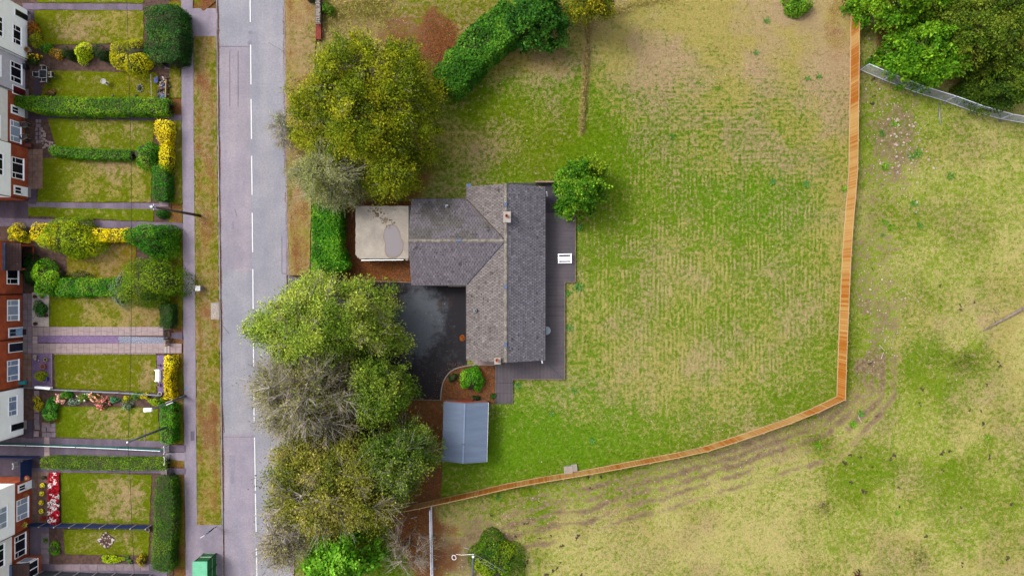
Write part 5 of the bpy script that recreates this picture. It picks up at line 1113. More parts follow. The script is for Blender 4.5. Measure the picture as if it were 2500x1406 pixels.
# low edging of bricks by the slate bed and lawn
ed = struct(bpy.data.objects.new('lawn_edging', None)); COL.objects.link(ed)
for i in range(30): part('brick', M_SLAB, ed, lambda m: m.obox(*W(129.5, 864+i*2.75)[:2], .1, .2, .07, .1, 0, tc((1.1, 1, .95), .1)))
for i in range(46): part('brick', M_STONE, ed, lambda m: m.obox(*W(137+i*5.4, 863.8)[:2], .1, .17, .2, .1, random.gauss(0, .1), tc((.8, .75, .75), .2)))
# ================================================================ GARDENS: hedges, shrubs, flowers
YEL = [(196, 172, 4), (232, 206, 8), (248, 230, 36)]
hedge('garden_hedge', 'tall block of dark green conifer hedge in the top left garden', [(394, 8), (397, 60), (394, 148)], [42, 46, 44], 2.7, [(28, 66, 20), (42, 88, 28), (66, 104, 30)], 170, .11, .1, 71, .14)
hedge('garden_hedge', 'long bright green hedge from the pale grey house to the pavement', [(30, 244), (90, 253), (200, 258), (300, 257), (408, 258)], [12, 20, 21, 21, 20], 1.7, [(60, 108, 8), (90, 136, 12), (120, 156, 22)], 190, .09, .1, 72, .1)
hedge('garden_hedge', 'thin green hedge between two small lawns below the crazy paving', [(118, 366), (180, 373), (250, 376), (318, 377)], [11, 12, 12, 12], 1.2, [(58, 110, 10), (84, 136, 18)], 190, .09, .1, 73, .12)
hedge('garden_hedge', 'yellow-topped golden privet hedge near the dark path gate', [(393, 291), (394, 320), (397, 352)], [18, 18, 12], 1.6, YEL, 190, .09, .1, 74, .12)
hedge('garden_hedge', 'patchy green and yellow hedge beside the round bush', [(400, 350), (400, 385), (398, 420)], [12, 12, 10], 1.5, [(60, 120, 6), (160, 160, 10), (236, 214, 12)], 190, .09, .1, 75, .2)
hedge('garden_hedge', 'plain green hedge end beside the gate slab', [(386, 400), (389, 445), (388, 490)], [18, 20, 19], 1.6, [(40, 96, 10), (58, 120, 18)], 190, .09, .1, 76, .08)
hedge('garden_hedge', 'golden hedge behind the big yellow-green shrub', [(72, 566), (110, 572), (160, 574), (215, 572), (260, 575), (315, 572)], [20, 26, 22, 17, 15, 15], 1.6, [(206, 184, 4), (244, 220, 8), (190, 170, 10)], 180, .09, .1, 77, .14)
hedge('garden_hedge', 'vivid green low hedge joining two round shrubs', [(135, 700), (190, 702), (240, 702), (285, 700)], [22, 22, 20, 22], 1.3, [(50, 112, 10), (72, 136, 18), (108, 150, 26)], 180, .1, .1, 78, .22)
hedge('garden_hedge', 'dark clipped hedge stub beside the black gate', [(403, 742), (403, 775), (403, 802)], [15, 15, 14], 1.5, [(26, 70, 16), (48, 92, 24)], 190, .08, .1, 79, .08)
hedge('garden_hedge', 'bright yellow hedge behind the white garden bench', [(410, 868), (411, 890), (407, 915), (407, 945), (412, 975)], [11, 11, 8, 9, 10], 1.5, YEL, 220, .08, .1, 80, .14)
hedge('garden_hedge', 'green hedge under the leaning lamp post', [(405, 985), (405, 1030), (404, 1086)], [17, 18, 16], 1.7, [(34, 100, 6), (60, 130, 10), (90, 150, 14)], 190, .08, .1, 81, .08)
hedge('garden_hedge', 'low flat clipped hedge between green mesh fence and patio', [(97, 1131), (150, 1132), (260, 1134), (406, 1134)], [13, 16, 15, 15], 1.1, [(70, 110, 4), (96, 136, 8), (116, 148, 14)], 200, .07, .1, 82, .04, crisp=.6)
hedge('garden_hedge', 'broad dark flat-topped hedge at the bottom pavement side', [(398, 1164), (399, 1230), (397, 1290), (392, 1340), (393, 1400)], [21, 27, 26, 26, 26], 1.8, [(42, 90, 6), (66, 112, 8), (92, 128, 12)], 190, .075, .1, 83, .05, crisp=.55)
B = bush
B('grass_shrub', 'orange-brown ornamental grass against the top white house', 80, 68, 13, 14, .7, [(150, 90, 20), (170, 110, 30)], 500, .2, 6, .12, spiky=.5, aspect=.2)
B('grass_shrub', 'yellow-green spiky grass against the top white house', 83, 95, 14, 16, .8, [(110, 130, 20), (150, 150, 30)], 600, .24, 6, .12, spiky=.5, aspect=.2)
B('garden_shrub', 'small fresh green shrub beside the spiky grass', 110, 116, 17, 13, .7, [(50, 110, 12), (96, 150, 20)], 700, .11, 6, .12)
B('garden_shrub', 'rusty orange low shrub at the lawn edge', 140, 130, 20, 16, .6, [(120, 106, 20), (164, 120, 30)], 700, .1, 6, .12)
B('conifer_shrub', 'dark dwarf conifer left of the lime shrub', 163, 131, 15, 17, 1.3, [(26, 52, 10), (40, 68, 14)], 900, .1, 7, .12)
B('garden_shrub', 'lime green shrub between two dark dwarf conifers', 197, 127, 22, 23, 1.5, [(140, 164, 10), (176, 190, 16), (200, 206, 40)], 1500, .12, 8, .12)
B('conifer_shrub', 'dark dwarf conifer right of the lime shrub', 246, 130, 24, 19, 1.4, [(18, 44, 10), (32, 62, 14)], 1300, .1, 8, .12)
B('garden_shrub', 'large golden-green shrub beside the tall conifer block', 317, 137, 53, 43, 2.2, [(110, 120, 6), (150, 150, 8), (184, 174, 16)], 4600, .12, 12, .12)
B('flower_clump', 'yellow flowering clump at the party line of the white house', 80, 140, 16, 10, .6, [(60, 80, 10), (100, 110, 16)], 400, .1, 5, .12, flowers=([(240, 200, 20), (230, 180, 30)], 40, .12), cat='flowers')
B('garden_shrub', 'dark low plant by the grey house wall', 78, 150, 12, 12, .6, [(20, 60, 16), (40, 80, 20)], 400, .1, 5, .12)
B('garden_shrub', 'brown dead heather clump behind the bright hedge', 122, 228, 16, 11, .4, [(110, 84, 40), (140, 104, 60)], 400, .1, 5, .12)
B('garden_shrub', 'round dark and light green bush before the golden hedge', 352, 374, 38, 38, 1.9, [(40, 100, 10), (70, 126, 16), (112, 140, 40)], 3600, .11, 10, .12)
B('topiary_ball', 'small clipped dark green ball between two tarmac paths', 394, 521, 17, 13, .9, [(24, 78, 10), (40, 100, 14)], 900, .08, 6, .12, bumpy=.08)
B('garden_shrub', 'golden yellow shrub beside the brown tiled porch', 42, 570, 30, 22, 1.4, [(140, 150, 8), (220, 200, 6), (250, 226, 10)], 1700, .11, 8, .12)
B('garden_shrub', 'big rounded yellow-green shrub over the golden hedge', 166, 580, 68, 54, 3.0, [(92, 116, 4), (124, 144, 6), (164, 176, 16)], 7500, .13, 16, .12)
B('garden_tree', 'round dense green tree at the pavement end of the golden hedge', 365, 583, 60, 47, 3.2, [(36, 88, 8), (54, 112, 14), (84, 136, 24)], 6000, .13, 14, .12, cat='tree')
B('conifer_tree', 'broad feathery olive-green conifer beside the pavement', 362, 690, 72, 63, 3.6, [(56, 88, 6), (84, 116, 8), (112, 134, 14)], 8500, .15, 22, .12, cat='tree', spiky=.12, aspect=.35, bumpy=.32)
B('garden_shrub', 'soft blue-grey shrub tucked beside the feathery conifer', 292, 708, 26, 46, 1.4, [(92, 116, 84), (122, 142, 110)], 1800, .11, 8, .12, aspect=.35)
B('garden_shrub', 'rounded mid green shrub below the brown porch', 112, 680, 43, 42, 2.0, [(56, 116, 8), (84, 146, 12), (124, 170, 24)], 4200, .11, 12, .12)
B('garden_shrub', 'dark evergreen under the brick house window', 72, 660, 26, 36, 1.3, [(14, 50, 14), (26, 72, 20)], 2000, .11, 8, .12)
B('garden_shrub', 'dark border planting on the small brown lawn edge', 190, 672, 36, 10, .5, [(60, 70, 24), (110, 110, 40)], 800, .1, 7, .12)
B('garden_shrub', 'dark green mound shrub on white gravel', 96, 754, 17, 20, 1.0, [(20, 78, 12), (44, 108, 20)], 1200, .1, 7, .13)
B('garden_shrub', 'yellow-green dome shrub on purple slate', 95, 919, 15, 14, .9, [(120, 134, 8), (156, 164, 14)], 900, .08, 6, .13, bumpy=.1)
B('garden_shrub', 'green shrub at the slab patio corner', 121, 1002, 19, 27, 1.0, [(26, 100, 20), (64, 140, 34), (100, 160, 50)], 1500, .11, 9, .12)
B('garden_shrub', 'yellow creeping shrub between the stepping stones', 90, 985, 13, 18, .4, [(150, 146, 6), (190, 176, 10)], 600, .09, 6, .13)
B('garden_shrub', 'rust coloured plant below the patio shrub', 125, 1028, 16, 8, .35, [(130, 90, 30), (110, 110, 24)], 350, .1, 5, .12)
PINK = [(226, 150, 140), (244, 186, 172), (210, 120, 116)]
B('flower_clump', 'pale pink hydrangea at the left of the flower border', 149, 973, 12, 13, .8, [(80, 110, 40), (110, 130, 50)], 400, .11, 6, .12, flowers=(PINK, 34, .17), cat='flowers')
B('flower_clump', 'peach hydrangea in the middle of the flower border', 227, 970, 13, 10, .8, [(80, 100, 30), (120, 110, 40)], 400, .11, 6, .12, flowers=([(220, 140, 110), (236, 180, 150)], 26, .15), cat='flowers')
B('flower_clump', 'deep pink hydrangea overhanging the dry lawn', 251, 984, 16, 15, .8, [(80, 90, 40), (110, 110, 50)], 500, .11, 6, .12, flowers=([(200, 90, 96), (226, 140, 136), (170, 50, 70)], 46, .16), cat='flowers')
B('garden_shrub', 'green border shrub right of the pale pink hydrangea', 160, 965, 13, 11, .8, [(40, 110, 10), (90, 150, 20)], 600, .1, 6, .12)
B('garden_shrub', 'grey-green lavender left in the flower border', 176, 981, 15, 10, .6, [(110, 140, 120), (140, 160, 140)], 500, .1, 6, .12, aspect=.3)
B('garden_shrub', 'green and white flowered shrub in the border', 202, 971, 14, 11, .8, [(70, 120, 20), (120, 140, 40)], 500, .1, 6, .12, flowers=([(240, 236, 230), (250, 250, 240)], 10, .12))
B('garden_shrub', 'small teal green plant in the flower border', 278, 976, 10, 9, .5, [(50, 130, 80), (80, 150, 100)], 300, .1, 5, .12)
B('garden_shrub', 'yellow flowering shrub in the flower border', 303, 974, 13, 9, .6, [(120, 140, 10), (190, 180, 20)], 500, .1, 6, .12)
B('garden_shrub', 'feathery grey-green lavender spilling onto the dry lawn', 311, 988, 14, 14, .6, [(110, 140, 110), (150, 166, 140)], 600, .1, 6, .12, aspect=.25, spiky=.3)
B('garden_shrub', 'spiky green plant by the wire fence', 333, 966, 12, 9, .6, [(60, 120, 10), (100, 150, 30)], 400, .14, 5, .12, spiky=.6, aspect=.2)
B('garden_shrub', 'bright yellow tufted plant at the border end', 354, 967, 12, 8, .5, [(190, 170, 14), (220, 200, 30)], 400, .1, 5, .12)
B('garden_shrub', 'rounded green shrub at the lamp post end of the border', 381, 978, 24, 14, 1.0, [(60, 120, 6), (110, 150, 12), (190, 180, 16)], 1400, .1, 8, .12)
B('garden_shrub', 'green shrub in the soil bed left of the rounded lawn', 130, 1340, 14, 16, .7, [(70, 130, 10), (110, 160, 20)], 700, .1, 6, .12)
B('garden_shrub', 'lime creeping shrub in the bottom soil bed', 271, 1365, 28, 11, .5, [(120, 150, 6), (156, 176, 10)], 1000, .1, 8, .12)
B('garden_shrub', 'orange-tinged round shrub in the bottom soil bed', 343, 1368, 12, 14, .7, [(110, 120, 10), (170, 140, 20)], 600, .1, 6, .12)
for i, (x, y, l) in enumerate([(308, 1361, 'tiny green seedling right of the lime creeper'), (316, 1372, 'tiny leafy seedling near the bottom slab path'), (110, 1320, 'blue-green plant beside the bottom slab path')]): B('garden_shrub', l, x, y, 7, 6, .3, [(70, 120, 40), (110, 140, 60)], 150, .09, 4, .12)
# bedding of red and white begonias
rb = thing('flower_bed', 'dense bed of red and white begonias beside the patio', 'flower bed', (*W(136, 1213)[:2], .12))
part('soil_mound', M_SOIL, rb, lambda m: m.box(W(123, 0).x, W(149, 0).x, W(0, 1275).y, W(0, 1152).y, .09, .2))
n = 2600; x = RNG.uniform(123, 149, n); y = RNG.uniform(1152, 1275, n); p0 = np.stack([(x-CX)*S, (CY-y)*S, .22+.16*RNG.random(n)], 1)
leaves('foliage', p0, RNG.normal(size=(n, 3))*.6+np.array([0, 0, 1]), .1, palette([(90, 20, 20), (70, 60, 20), (130, 20, 30)], n), rb, LEAF, .7, off=tuple(rb.location))
k = 330; x = RNG.uniform(123, 149, k); y = RNG.uniform(1152, 1275, k); wh = fbm(x/7, y/7, 5, 2) > .56
p1 = np.repeat(np.stack([(x-CX)*S, (CY-y)*S, np.full(k, .4)], 1), 5, 0)+RNG.normal(size=(k*5, 3))*np.array([.06, .06, .02])
cc = np.where(np.repeat(wh, 5)[:, None], palette([(250, 220, 220), (255, 250, 245)], k*5), palette([(176, 10, 30), (210, 30, 60), (190, 20, 20)], k*5))
leaves('blossom', p1, RNG.normal(size=(k*5, 3))*.5+np.array([0, 0, 1]), .12, cc, rb, PETAL, .9, off=tuple(rb.location))
# ================================================================ GARDENS: furniture, pots, ornaments
def pot(label, px, py, r, h, c, plant=None, fl=None, z=.142, cat='pot', soil=True):
    p = W(px, py, z); o = thing('plant_pot', label, cat, (p.x, p.y, z))
    MB().lathe([(r*.72, 0), (r, h*.92), (r*1.06, h*.92), (r*1.06, h), (r*.86, h), (r*.84, h*.85), (.001, h*.85)], 0, 0, 0, 16, c).build('pot', M_PAINT, o, False)
    if soil: MB().lathe([(r*.84, h*.80), (r*.84, h*.88)], 0, 0, 0, 14).build('compost', M_SOIL, o)
    if plant:
        n = 130; d = RNG.normal(size=(n, 3)); d[:, 2] = np.abs(d[:, 2]); d /= np.linalg.norm(d, axis=1)[:, None]
        leaves('foliage', d*np.array([r*1.1, r*1.1, r*.9])*RNG.uniform(.6, 1, (n, 1))+np.array([0, 0, h]), d+np.array([0, 0, .6]), .09, palette(plant, n), o)
    if fl:
        n = 70; d = RNG.normal(size=(n, 3)); d[:, 2] = np.abs(d[:, 2]); d /= np.linalg.norm(d, axis=1)[:, None]
        leaves('blossom', d*np.array([r*1.2, r*1.2, r])+np.array([0, 0, h+.03]), d*.4+np.array([0, 0, 1]), .09, palette(fl, n), o, PETAL, .9)
    return o
TR = T(196, 100, 62)
pot('yellow-rimmed pot on purple slate', 115, 877, .19, .3, T(196, 184, 80)); pot('large orange terracotta pot on purple slate', 110, 893.5, .27, .4, T(206, 96, 66)); pot('bright blue glazed pot on purple slate', 115, 924, .25, .35, T(30, 100, 196))
pot('small pot above the bench on the slate strip', 389.5, 891, .13, .25, T(190, 160, 110)); pot('small pot below the bench on the slate strip', 389, 939, .17, .25, T(186, 150, 130)); pot('white pot with orange plant by the top white house', 74, 125, .27, .5, T(240, 236, 236), [(150, 100, 20), (190, 130, 30)])
pot('white tub at the end of the slate strip', 394, 960, .2, .35, T(240, 236, 236)); pot('round stone pot beside the broad dark hedge', 364, 1291, .2, .3, T(170, 156, 150))
for x, y, l, pl, fl in [(110, 1164, 'patio pot with sparse dark plant nearest the clipped hedge', [(60, 70, 40), (90, 90, 70)], None), (108.5, 1182, 'patio pot with two yellow flower heads', [(50, 90, 16), (90, 120, 20)], [(230, 210, 20), (240, 224, 60)]), (107, 1202, 'patio pot full of yellow flowers and red leaves', [(120, 40, 20), (90, 110, 20)], [(236, 214, 10), (240, 224, 60)]), (106, 1224, 'patio pot of yellow and crimson flowers', [(120, 20, 40), (110, 30, 60)], [(240, 210, 10), (236, 214, 40)]), (106, 1245, 'patio pot with small yellow flowers near the navy fence', [(50, 90, 16), (80, 110, 20)], [(232, 214, 10), (236, 220, 60)]), (110, 1262, 'patio pot with dull red plant nearest the navy fence', [(110, 50, 20), (130, 70, 30)], [(150, 40, 20), (120, 50, 24)])]: pot(l, x, y, .2, .28, T(120, 84, 72), pl, fl)
for x, y, l in [(88, 724, 'dead brown pot plant at the top of the white gravel'), (105, 724, 'second dead brown pot plant at the top of the white gravel'), (115, 770, 'brown pot beside the dark mound shrub'), (89, 790, 'brown pot at the bottom of the white gravel')]: pot(l, x, y, .17, .25, T(110, 52, 46), [(84, 44, 40), (70, 40, 34)])
def chair(name, label, px, py, rz, c, z=.125):
    p = W(px, py, z); o = thing(name, label, 'chair', (p.x, p.y, z), rz=rz)
    MB().box(-.24, .24, -.24, .24, .42, .45, c).build('seat', M_PAINT, o)
    for sx in (-1, 1):
        for sy in (-1, 1): MB().beam((sx*.22, sy*.22, 0), (sx*.24, sy*.24, .44 if sy < 0 else .9), .04, .04, T(190, 186, 180)).build('leg', M_PAINT, o)
        MB().beam((sx*.26, -.24, .64), (sx*.26, .28, .66), .05, .03, T(190, 186, 180)).build('armrest', M_PAINT, o)
    for i in range(4): MB().box(-.22+i*.115, -.13+i*.115, .24, .28, .5, .9, c).build('back_slat', M_PAINT, o)
    MB().box(-.25, .25, .235, .285, .9, .95, T(190, 186, 180)).build('top_rail', M_PAINT, o); return o
chair('garden_chair', 'grey garden chair nearer the white door of the brick house', 69, 308, 1.62, T(120, 110, 104)); chair('garden_chair', 'grey garden chair turned askew below its twin', 68, 337, 2.0, T(130, 112, 108))
DKC = T(36, 38, 46)
for x, y, rz, l in ((118, 173, 0, 'dark metal garden chair above the square table'), (118, 201, 3.14, 'dark metal garden chair below the square table'), (101, 187, 1.57, 'dark metal garden chair left of the square table'), (133, 187, -1.57, 'dark metal garden chair right of the square table')): chair('garden_chair', l, x, y, rz, DKC, .135)
gt = thing('garden_table', 'square black glass garden table ringed by four dark chairs', 'table', (*W(118, 187)[:2], .135))
MB().box(-.38, .38, -.38, .38, .68, .70).build('table_top', M_GLASS, gt)
for a in (-1, 1): MB().box(-.42, .42, a*.40-.02, a*.40+.02, .66, .71, T(200, 200, 205)).build('frame', M_PAINT, gt); MB().box(a*.40-.02, a*.40+.02, -.38, .38, .66, .71, T(200, 200, 205)).build('frame', M_PAINT, gt)
for a in (-1, 1):
    for b_ in (-1, 1): MB().beam((a*.36, b_*.36, 0), (a*.36, b_*.36, .67), .04, .04, DKC).build('leg', M_PAINT, gt)
tb_ = thing('ornament', 'small orange ornament standing on the black garden table', 'ornament', (*W(121, 181, .84)[:2], .845)); MB().lathe([(.07, 0), (.05, .05), (.08, .1), (.03, .16)], 0, 0, 0, 9, T(220, 160, 130)).build('figure', M_PAINT, tb_)
bb = thing('bin', 'small dark bin against the pale grey house wall', 'bin', (*W(70, 167)[:2], .12)); MB().obox(0, 0, 0, .55, .34, .42, 0, DKC, 1.1).build('body', M_PAINT, bb); MB().obox(0, 0, .552, .6, .42, .5, 0, T(50, 52, 62)).build('lid', M_PAINT, bb)
bench('garden_bench', 'white garden bench on the slate strip before the yellow hedge', 391, 915, 1.25, .55, -1.57, M_UPVC, nslat=5, par_z=.135)
mt = thing('door_mat', 'dark brown mat outside the pale blue door', 'mat', (*W(61.5, 810)[:2], .15)); MB().box(-.22, .22, -.3, .3, 0, .03, T(60, 26, 34)).build('mat', M_FLAT, mt)
hr = thing('hose_cylinder', 'turquoise storage cylinder lying by the brick house corner', 'cylinder', (*W(55, 935, .6)[:2], .14)); MB().tube([(-.35, -.02, .45), (.35, .08, .45)], [.2, .2], 14, T(60, 190, 206)).build('drum', M_PAINT, hr); MB().tube([(-.42, -.03, .45), (-.36, -.02, .45)], [.14, .205], 14, T(170, 226, 236)).build('end_cap', M_PAINT, hr)
for sx in (-1, 1): MB().box(sx*.22-.03, sx*.22+.03, -.12, .12, 0, .3, DKC).build('leg', M_PAINT, hr)
bo = thing('statue', 'pale stone animal statue on the corner of purple slate', 'statue', (*W(90.5, 870)[:2], .13))
bm_ = MB(); bm_.rock(0, 0, .2, .22, .3, .2, T(186, 176, 160), 10, 3); bm_.rock(.14, -.25, .34, .13, .14, .14, T(196, 186, 172), 8, 4)
bm_.v = bm_.v; bm_.build('body', M_FLAT, bo, True)
for x, y, r, c, l in [(97, 879.5, .09, (240, 220, 236), 'white pebble ball on purple slate near the statue'), (109.5, 931, .08, (220, 214, 210), 'white pebble beside the blue pot'), (335, 236, .16, (60, 76, 80), 'dark stone ornament on the scruffy lawn by the hedge'), (277, 235, .1, (150, 160, 170), 'small grey stone ornament at the hedge foot')]:
    o = thing('ornament', l, 'ornament', (*W(x, y)[:2], .13)); MB().rock(0, 0, r*.6, r, r, r, T(*c), 9, 5).build('stone', M_FLAT, o, True)
def birdbath(px, py, label, c, ring=True):
    o = thing('bird_bath', label, 'bird bath', (*W(px, py)[:2], .13)); MB().lathe([(.2, 0), (.09, .08), (.08, .55), (.14, .62)], 0, 0, 0, 10, c).build('pedestal', M_FLAT, o); MB().lathe([(.12, .62), (.3, .7), (.3, .74), (.26, .74), (.2, .68), (.001, .67)], 0, 0, 0, 16, c).build('bowl', M_FLAT, o)
birdbath(264, 205, 'pale bird bath on the scruffy lawn above the bright hedge', T(200, 196, 190))
rg_ = thing('rockery', 'ring of stones round a dark plant on the scruffy lawn', 'rockery', (*W(344, 217)[:2], .13))
for i in range(9): a = i*.7; MB().rock(.3*math.cos(a), .36*math.sin(a), .06, .12, .1, .08, T(*random.choice(((170, 156, 130), (150, 146, 140)))), 7, i).build('stone', M_FLAT, rg_)
n = 120; d = RNG.normal(size=(n, 3)); d[:, 2] = abs(d[:, 2]); leaves('foliage', d*.12+np.array([0, 0, .08]), d+np.array([0, 0, .5]), .1, palette([(40, 60, 50), (60, 80, 60)], n), rg_)
# rubble heap behind a wooden rail
ru = thing('rubble_heap', 'heap of mixed stones, bags and rubble beside the front verge', 'rubble', (*W(397, 216)[:2], .1))
for i in range(95):
    x = random.gauss(398, 8); y = random.uniform(187, 246); r = random.uniform(.05, .16)
    if 382 < x < 414: MB().rock(*(W(x, y, .1+random.uniform(.02, .3))-ru.location), r*1.2, r, r*.7, T(*random.choice(((214, 196, 190), (120, 90, 86), (96, 70, 66), (230, 224, 230), (150, 120, 112), (90, 110, 170)))), 6, i).build('stone', M_FLAT, ru)
MB().add([(.15, -.75, .4), (.48, -.7, .3), (.46, -1.25, .3), (-.1, -1.1, .28), (.2, -1.0, .5)], [(0, 4, 1), (1, 4, 2), (2, 4, 3), (3, 4, 0)][::1], T(120, 146, 196)).build('plastic_sheet', M_FLAT, ru)
MB().add([(-.7, 1.0, .3), (-.3, 1.1, .35), (-.25, .5, .35), (-.7, .4, .3), (-.5, .75, .5)], [(1, 4, 0), (2, 4, 1), (3, 4, 2), (0, 4, 3)], T(110, 120, 190)).build('plastic_bag', M_FLAT, ru)
MB().beam((.62, .8, .3), (.55, -1.2, .3), .1, .3, T(196, 170, 110)).build('plank', M_FLAT, ru); MB().beam((-.92, 1.3, .5), (-.85, -1.3, .5), .06, .06, T(190, 176, 160)).build('rail', M_FLAT, ru)
for y in (1.3, -1.3): MB().beam((-.9, y, 0), (-.9, y, .55), .07, .07, T(180, 166, 150)).build('post', M_FLAT, ru)
# diamond rockery on the bottom lawn
dm = thing('diamond_rockery', 'diamond-shaped bed of white stones on the bottom lawn', 'rockery', (*W(262, 1317)[:2], .13))
MB().obox(0, 0, 0, .04, 1.35, 1.35, .785+.1).build('soil', M_SOIL, dm)
for i in range(84):
    u, v = random.uniform(-.68, .68), random.uniform(-.68, .68); a = .885; edge_ = max(abs(u), abs(v)) > .5; r = random.uniform(.08, .14) if edge_ else random.uniform(.04, .09)
    MB().rock(u*math.cos(a)-v*math.sin(a), u*math.sin(a)+v*math.cos(a), .06, r, r*.85, r*.7, T(*random.choice(((232, 220, 212), (206, 186, 176), (240, 234, 228), (150, 110, 96)) if edge_ else ((130, 90, 74), (220, 206, 196), (100, 70, 58)))), 6, i).build('stone', M_FLAT, dm)
# fences and gates
def panel_fence(name, label, pts, h, m, c=WHITE, posts=None, z=.1, postc=T(214, 206, 210), lean=0):
    o = thing(name, label, 'fence', W(*pts[0]))
    for p, q in zip(pts, pts[1:]): part('panel', m, o, lambda b: b.beam(W(*p)+Vector((0, 0, z+h/2)), W(*q)+Vector((0, 0, z+h/2)), .03, h, c))
    if posts:
        n = posts
        for i in range(n+1):
            t = i/n; p = Vector(pts[0]).lerp(Vector(pts[-1]), t); part('post', M_FLAT, o, lambda b: b.obox(*W(p.x, p.y)[:2], z, z+h+.08, .09, .11, 0, postc))
    return o
panel_fence('panel_fence', 'navy blue panel fence with white posts between the two bottom lawns', [(78+i*36.6, 1275+i*.75) for i in range(9)], 1.15, M_NAVY, posts=8)
panel_fence('panel_fence', 'navy blue fence running along the tarmac passage', [(-30, 1110), (40, 1111), (100, 1112)], 1.2, M_NAVY); panel_fence('side_gate', 'tall navy blue gate closing the passage beside the brick end wall', [(79, 1118), (79, 1163)], 1.7, M_NAVY)
panel_fence('panel_fence', 'dark fence at the bottom edge with pale posts', [(108, 1392), (200, 1396), (300, 1398), (372, 1400)], 1.2, mat('grey_fence', T(70, 76, 84), rough=.8), posts=6)
gm = thing('mesh_fence', 'green plastic mesh fence between the two tarmac paths', 'fence', W(200, 1085)); GRN = T(40, 140, 136)
pts = [(-30, 1080), (80, 1082), (200, 1086), (300, 1090), (403, 1095)]
for i, (p, q) in enumerate(zip(pts, pts[1:])):
    def f(m):
        for k in range(12): m.beam(W(*p)+Vector((0, 0, .14+k*.075)), W(*q)+Vector((0, 0, .14+k*.075)), .02, .04, GRN)
        L = (W(*q)-W(*p)).length; nn = int(L/.12)
        for k in range(nn): v = W(*p).lerp(W(*q), k/nn); m.beam(v+Vector((0, 0, .12)), v+Vector((0, 0, 1.0)), .02, .03, GRN)
    stuff(part('mesh', M_PAINT, gm, f)); part('top_wire', M_UPVC, gm, lambda m: m.beam(W(*p)+Vector((0, 0, 1.03)), W(*q)+Vector((0, 0, 1.03)), .03, .03)); part('post', M_BLACK, gm, lambda m: m.tube([W(*p)+Vector((0, 0, .1)), W(*p)+Vector((0, 0, 1.1))], .03, 6))
wf = thing('wire_fence', 'low grey wire fence along the flower border', 'fence', W(250, 950)); WP = [(60, 944), (95, 945), (133, 949), (200, 952), (300, 957), (398, 963)]
for p, q in zip(WP, WP[1:]):
    part('post', M_WOOD, wf, lambda m: m.tube([W(*p), W(*p)+Vector((0, 0, .85))], .035, 6))
    for z in (.3, .55, .8): part('wire', M_STEEL, wf, lambda m: m.beam(W(*p)+Vector((0, 0, z)), W(*q)+Vector((0, 0, z)), .035, .035, (.75, .78, .8)))
part('white_panel', M_UPVC, wf, lambda m: m.beam(W(95, 943.5)+Vector((0, 0, .45)), W(132, 946.5)+Vector((0, 0, .45)), .25, .5))
def gate(label, px, y0, y1, h, c, m=M_PAINT, n=6, bars='v', z=.13):
    a, b_ = W(px, y0), W(px, y1); o = thing('garden_gate', label, 'gate', (a.x, (a.y+b_.y)/2, z)); Y = abs(a.y-b_.y)/2
    for s in (-1, 1): MB().box(-.05, .05, s*Y-.05, s*Y+.05, 0, h+.1, c).build('gate_post', m, o)
    for zz in (.12, h*.55, h-.06): MB().box(-.02, .02, -Y+.05, Y-.05, zz, zz+.06, c).build('rail', m, o)
    for i in range(n): y = -Y+.1+(2*Y-.2)*(i+.5)/n; MB().box(-.035, -.021, y-.028, y+.028, .05, h, c).build('paling', m, o)
    return o
gate('black wooden palings gate at the end of the pink slab path', 413, 806, 826, .95, T(30, 24, 26)); gate('brown wooden palings panel beside the black gate', 414, 827.5, 842, .75, T(170, 120, 60)); gate('white iron gate at the end of the upper tarmac path', 414, 1084, 1101, 1.0, T(250, 248, 250)); gate('white iron gate below the green mesh fence end', 414.5, 1109, 1127, 1.0, T(244, 240, 244)); gate('grey metal gate beside the broad dark hedge', 418, 1141, 1157, .9, T(180, 172, 176), n=8)
gate('white trellis gate behind the navy passage gate', 58, 1122, 1134, 1.4, T(250, 248, 250), n=5)
ww = thing('brick_pier', 'pink brick pier at the pavement end of the lower slab path', 'pier', (*W(407, 850)[:2], .1)); MB().box(-.13, .4, -.5, .5, .04, .1).build('base', M_SLAB, ww); MB().box(-.12, .12, -.48, .48, .1, .16, (1.15, 1.15, 1.2)).build('coping', M_CONC, ww)
# brick planter box by the chairs
pl = thing('planter', 'brown wooden planter box against the brick wall', 'planter', (*W(72, 357)[:2], .12)); 
for s in (-1, 1): MB().box(-.5, .5, s*.2-.02, s*.2+.02, 0, .35, T(120, 60, 50)).build('side', M_FLAT, pl); MB().box(s*.5-.02, s*.5+.02, -.18, .18, 0, .35, T(110, 54, 46)).build('end', M_FLAT, pl)
MB().box(-.48, .48, -.18, .18, .02, .3, T(150, 78, 70)).build('fill', M_FLAT, pl)
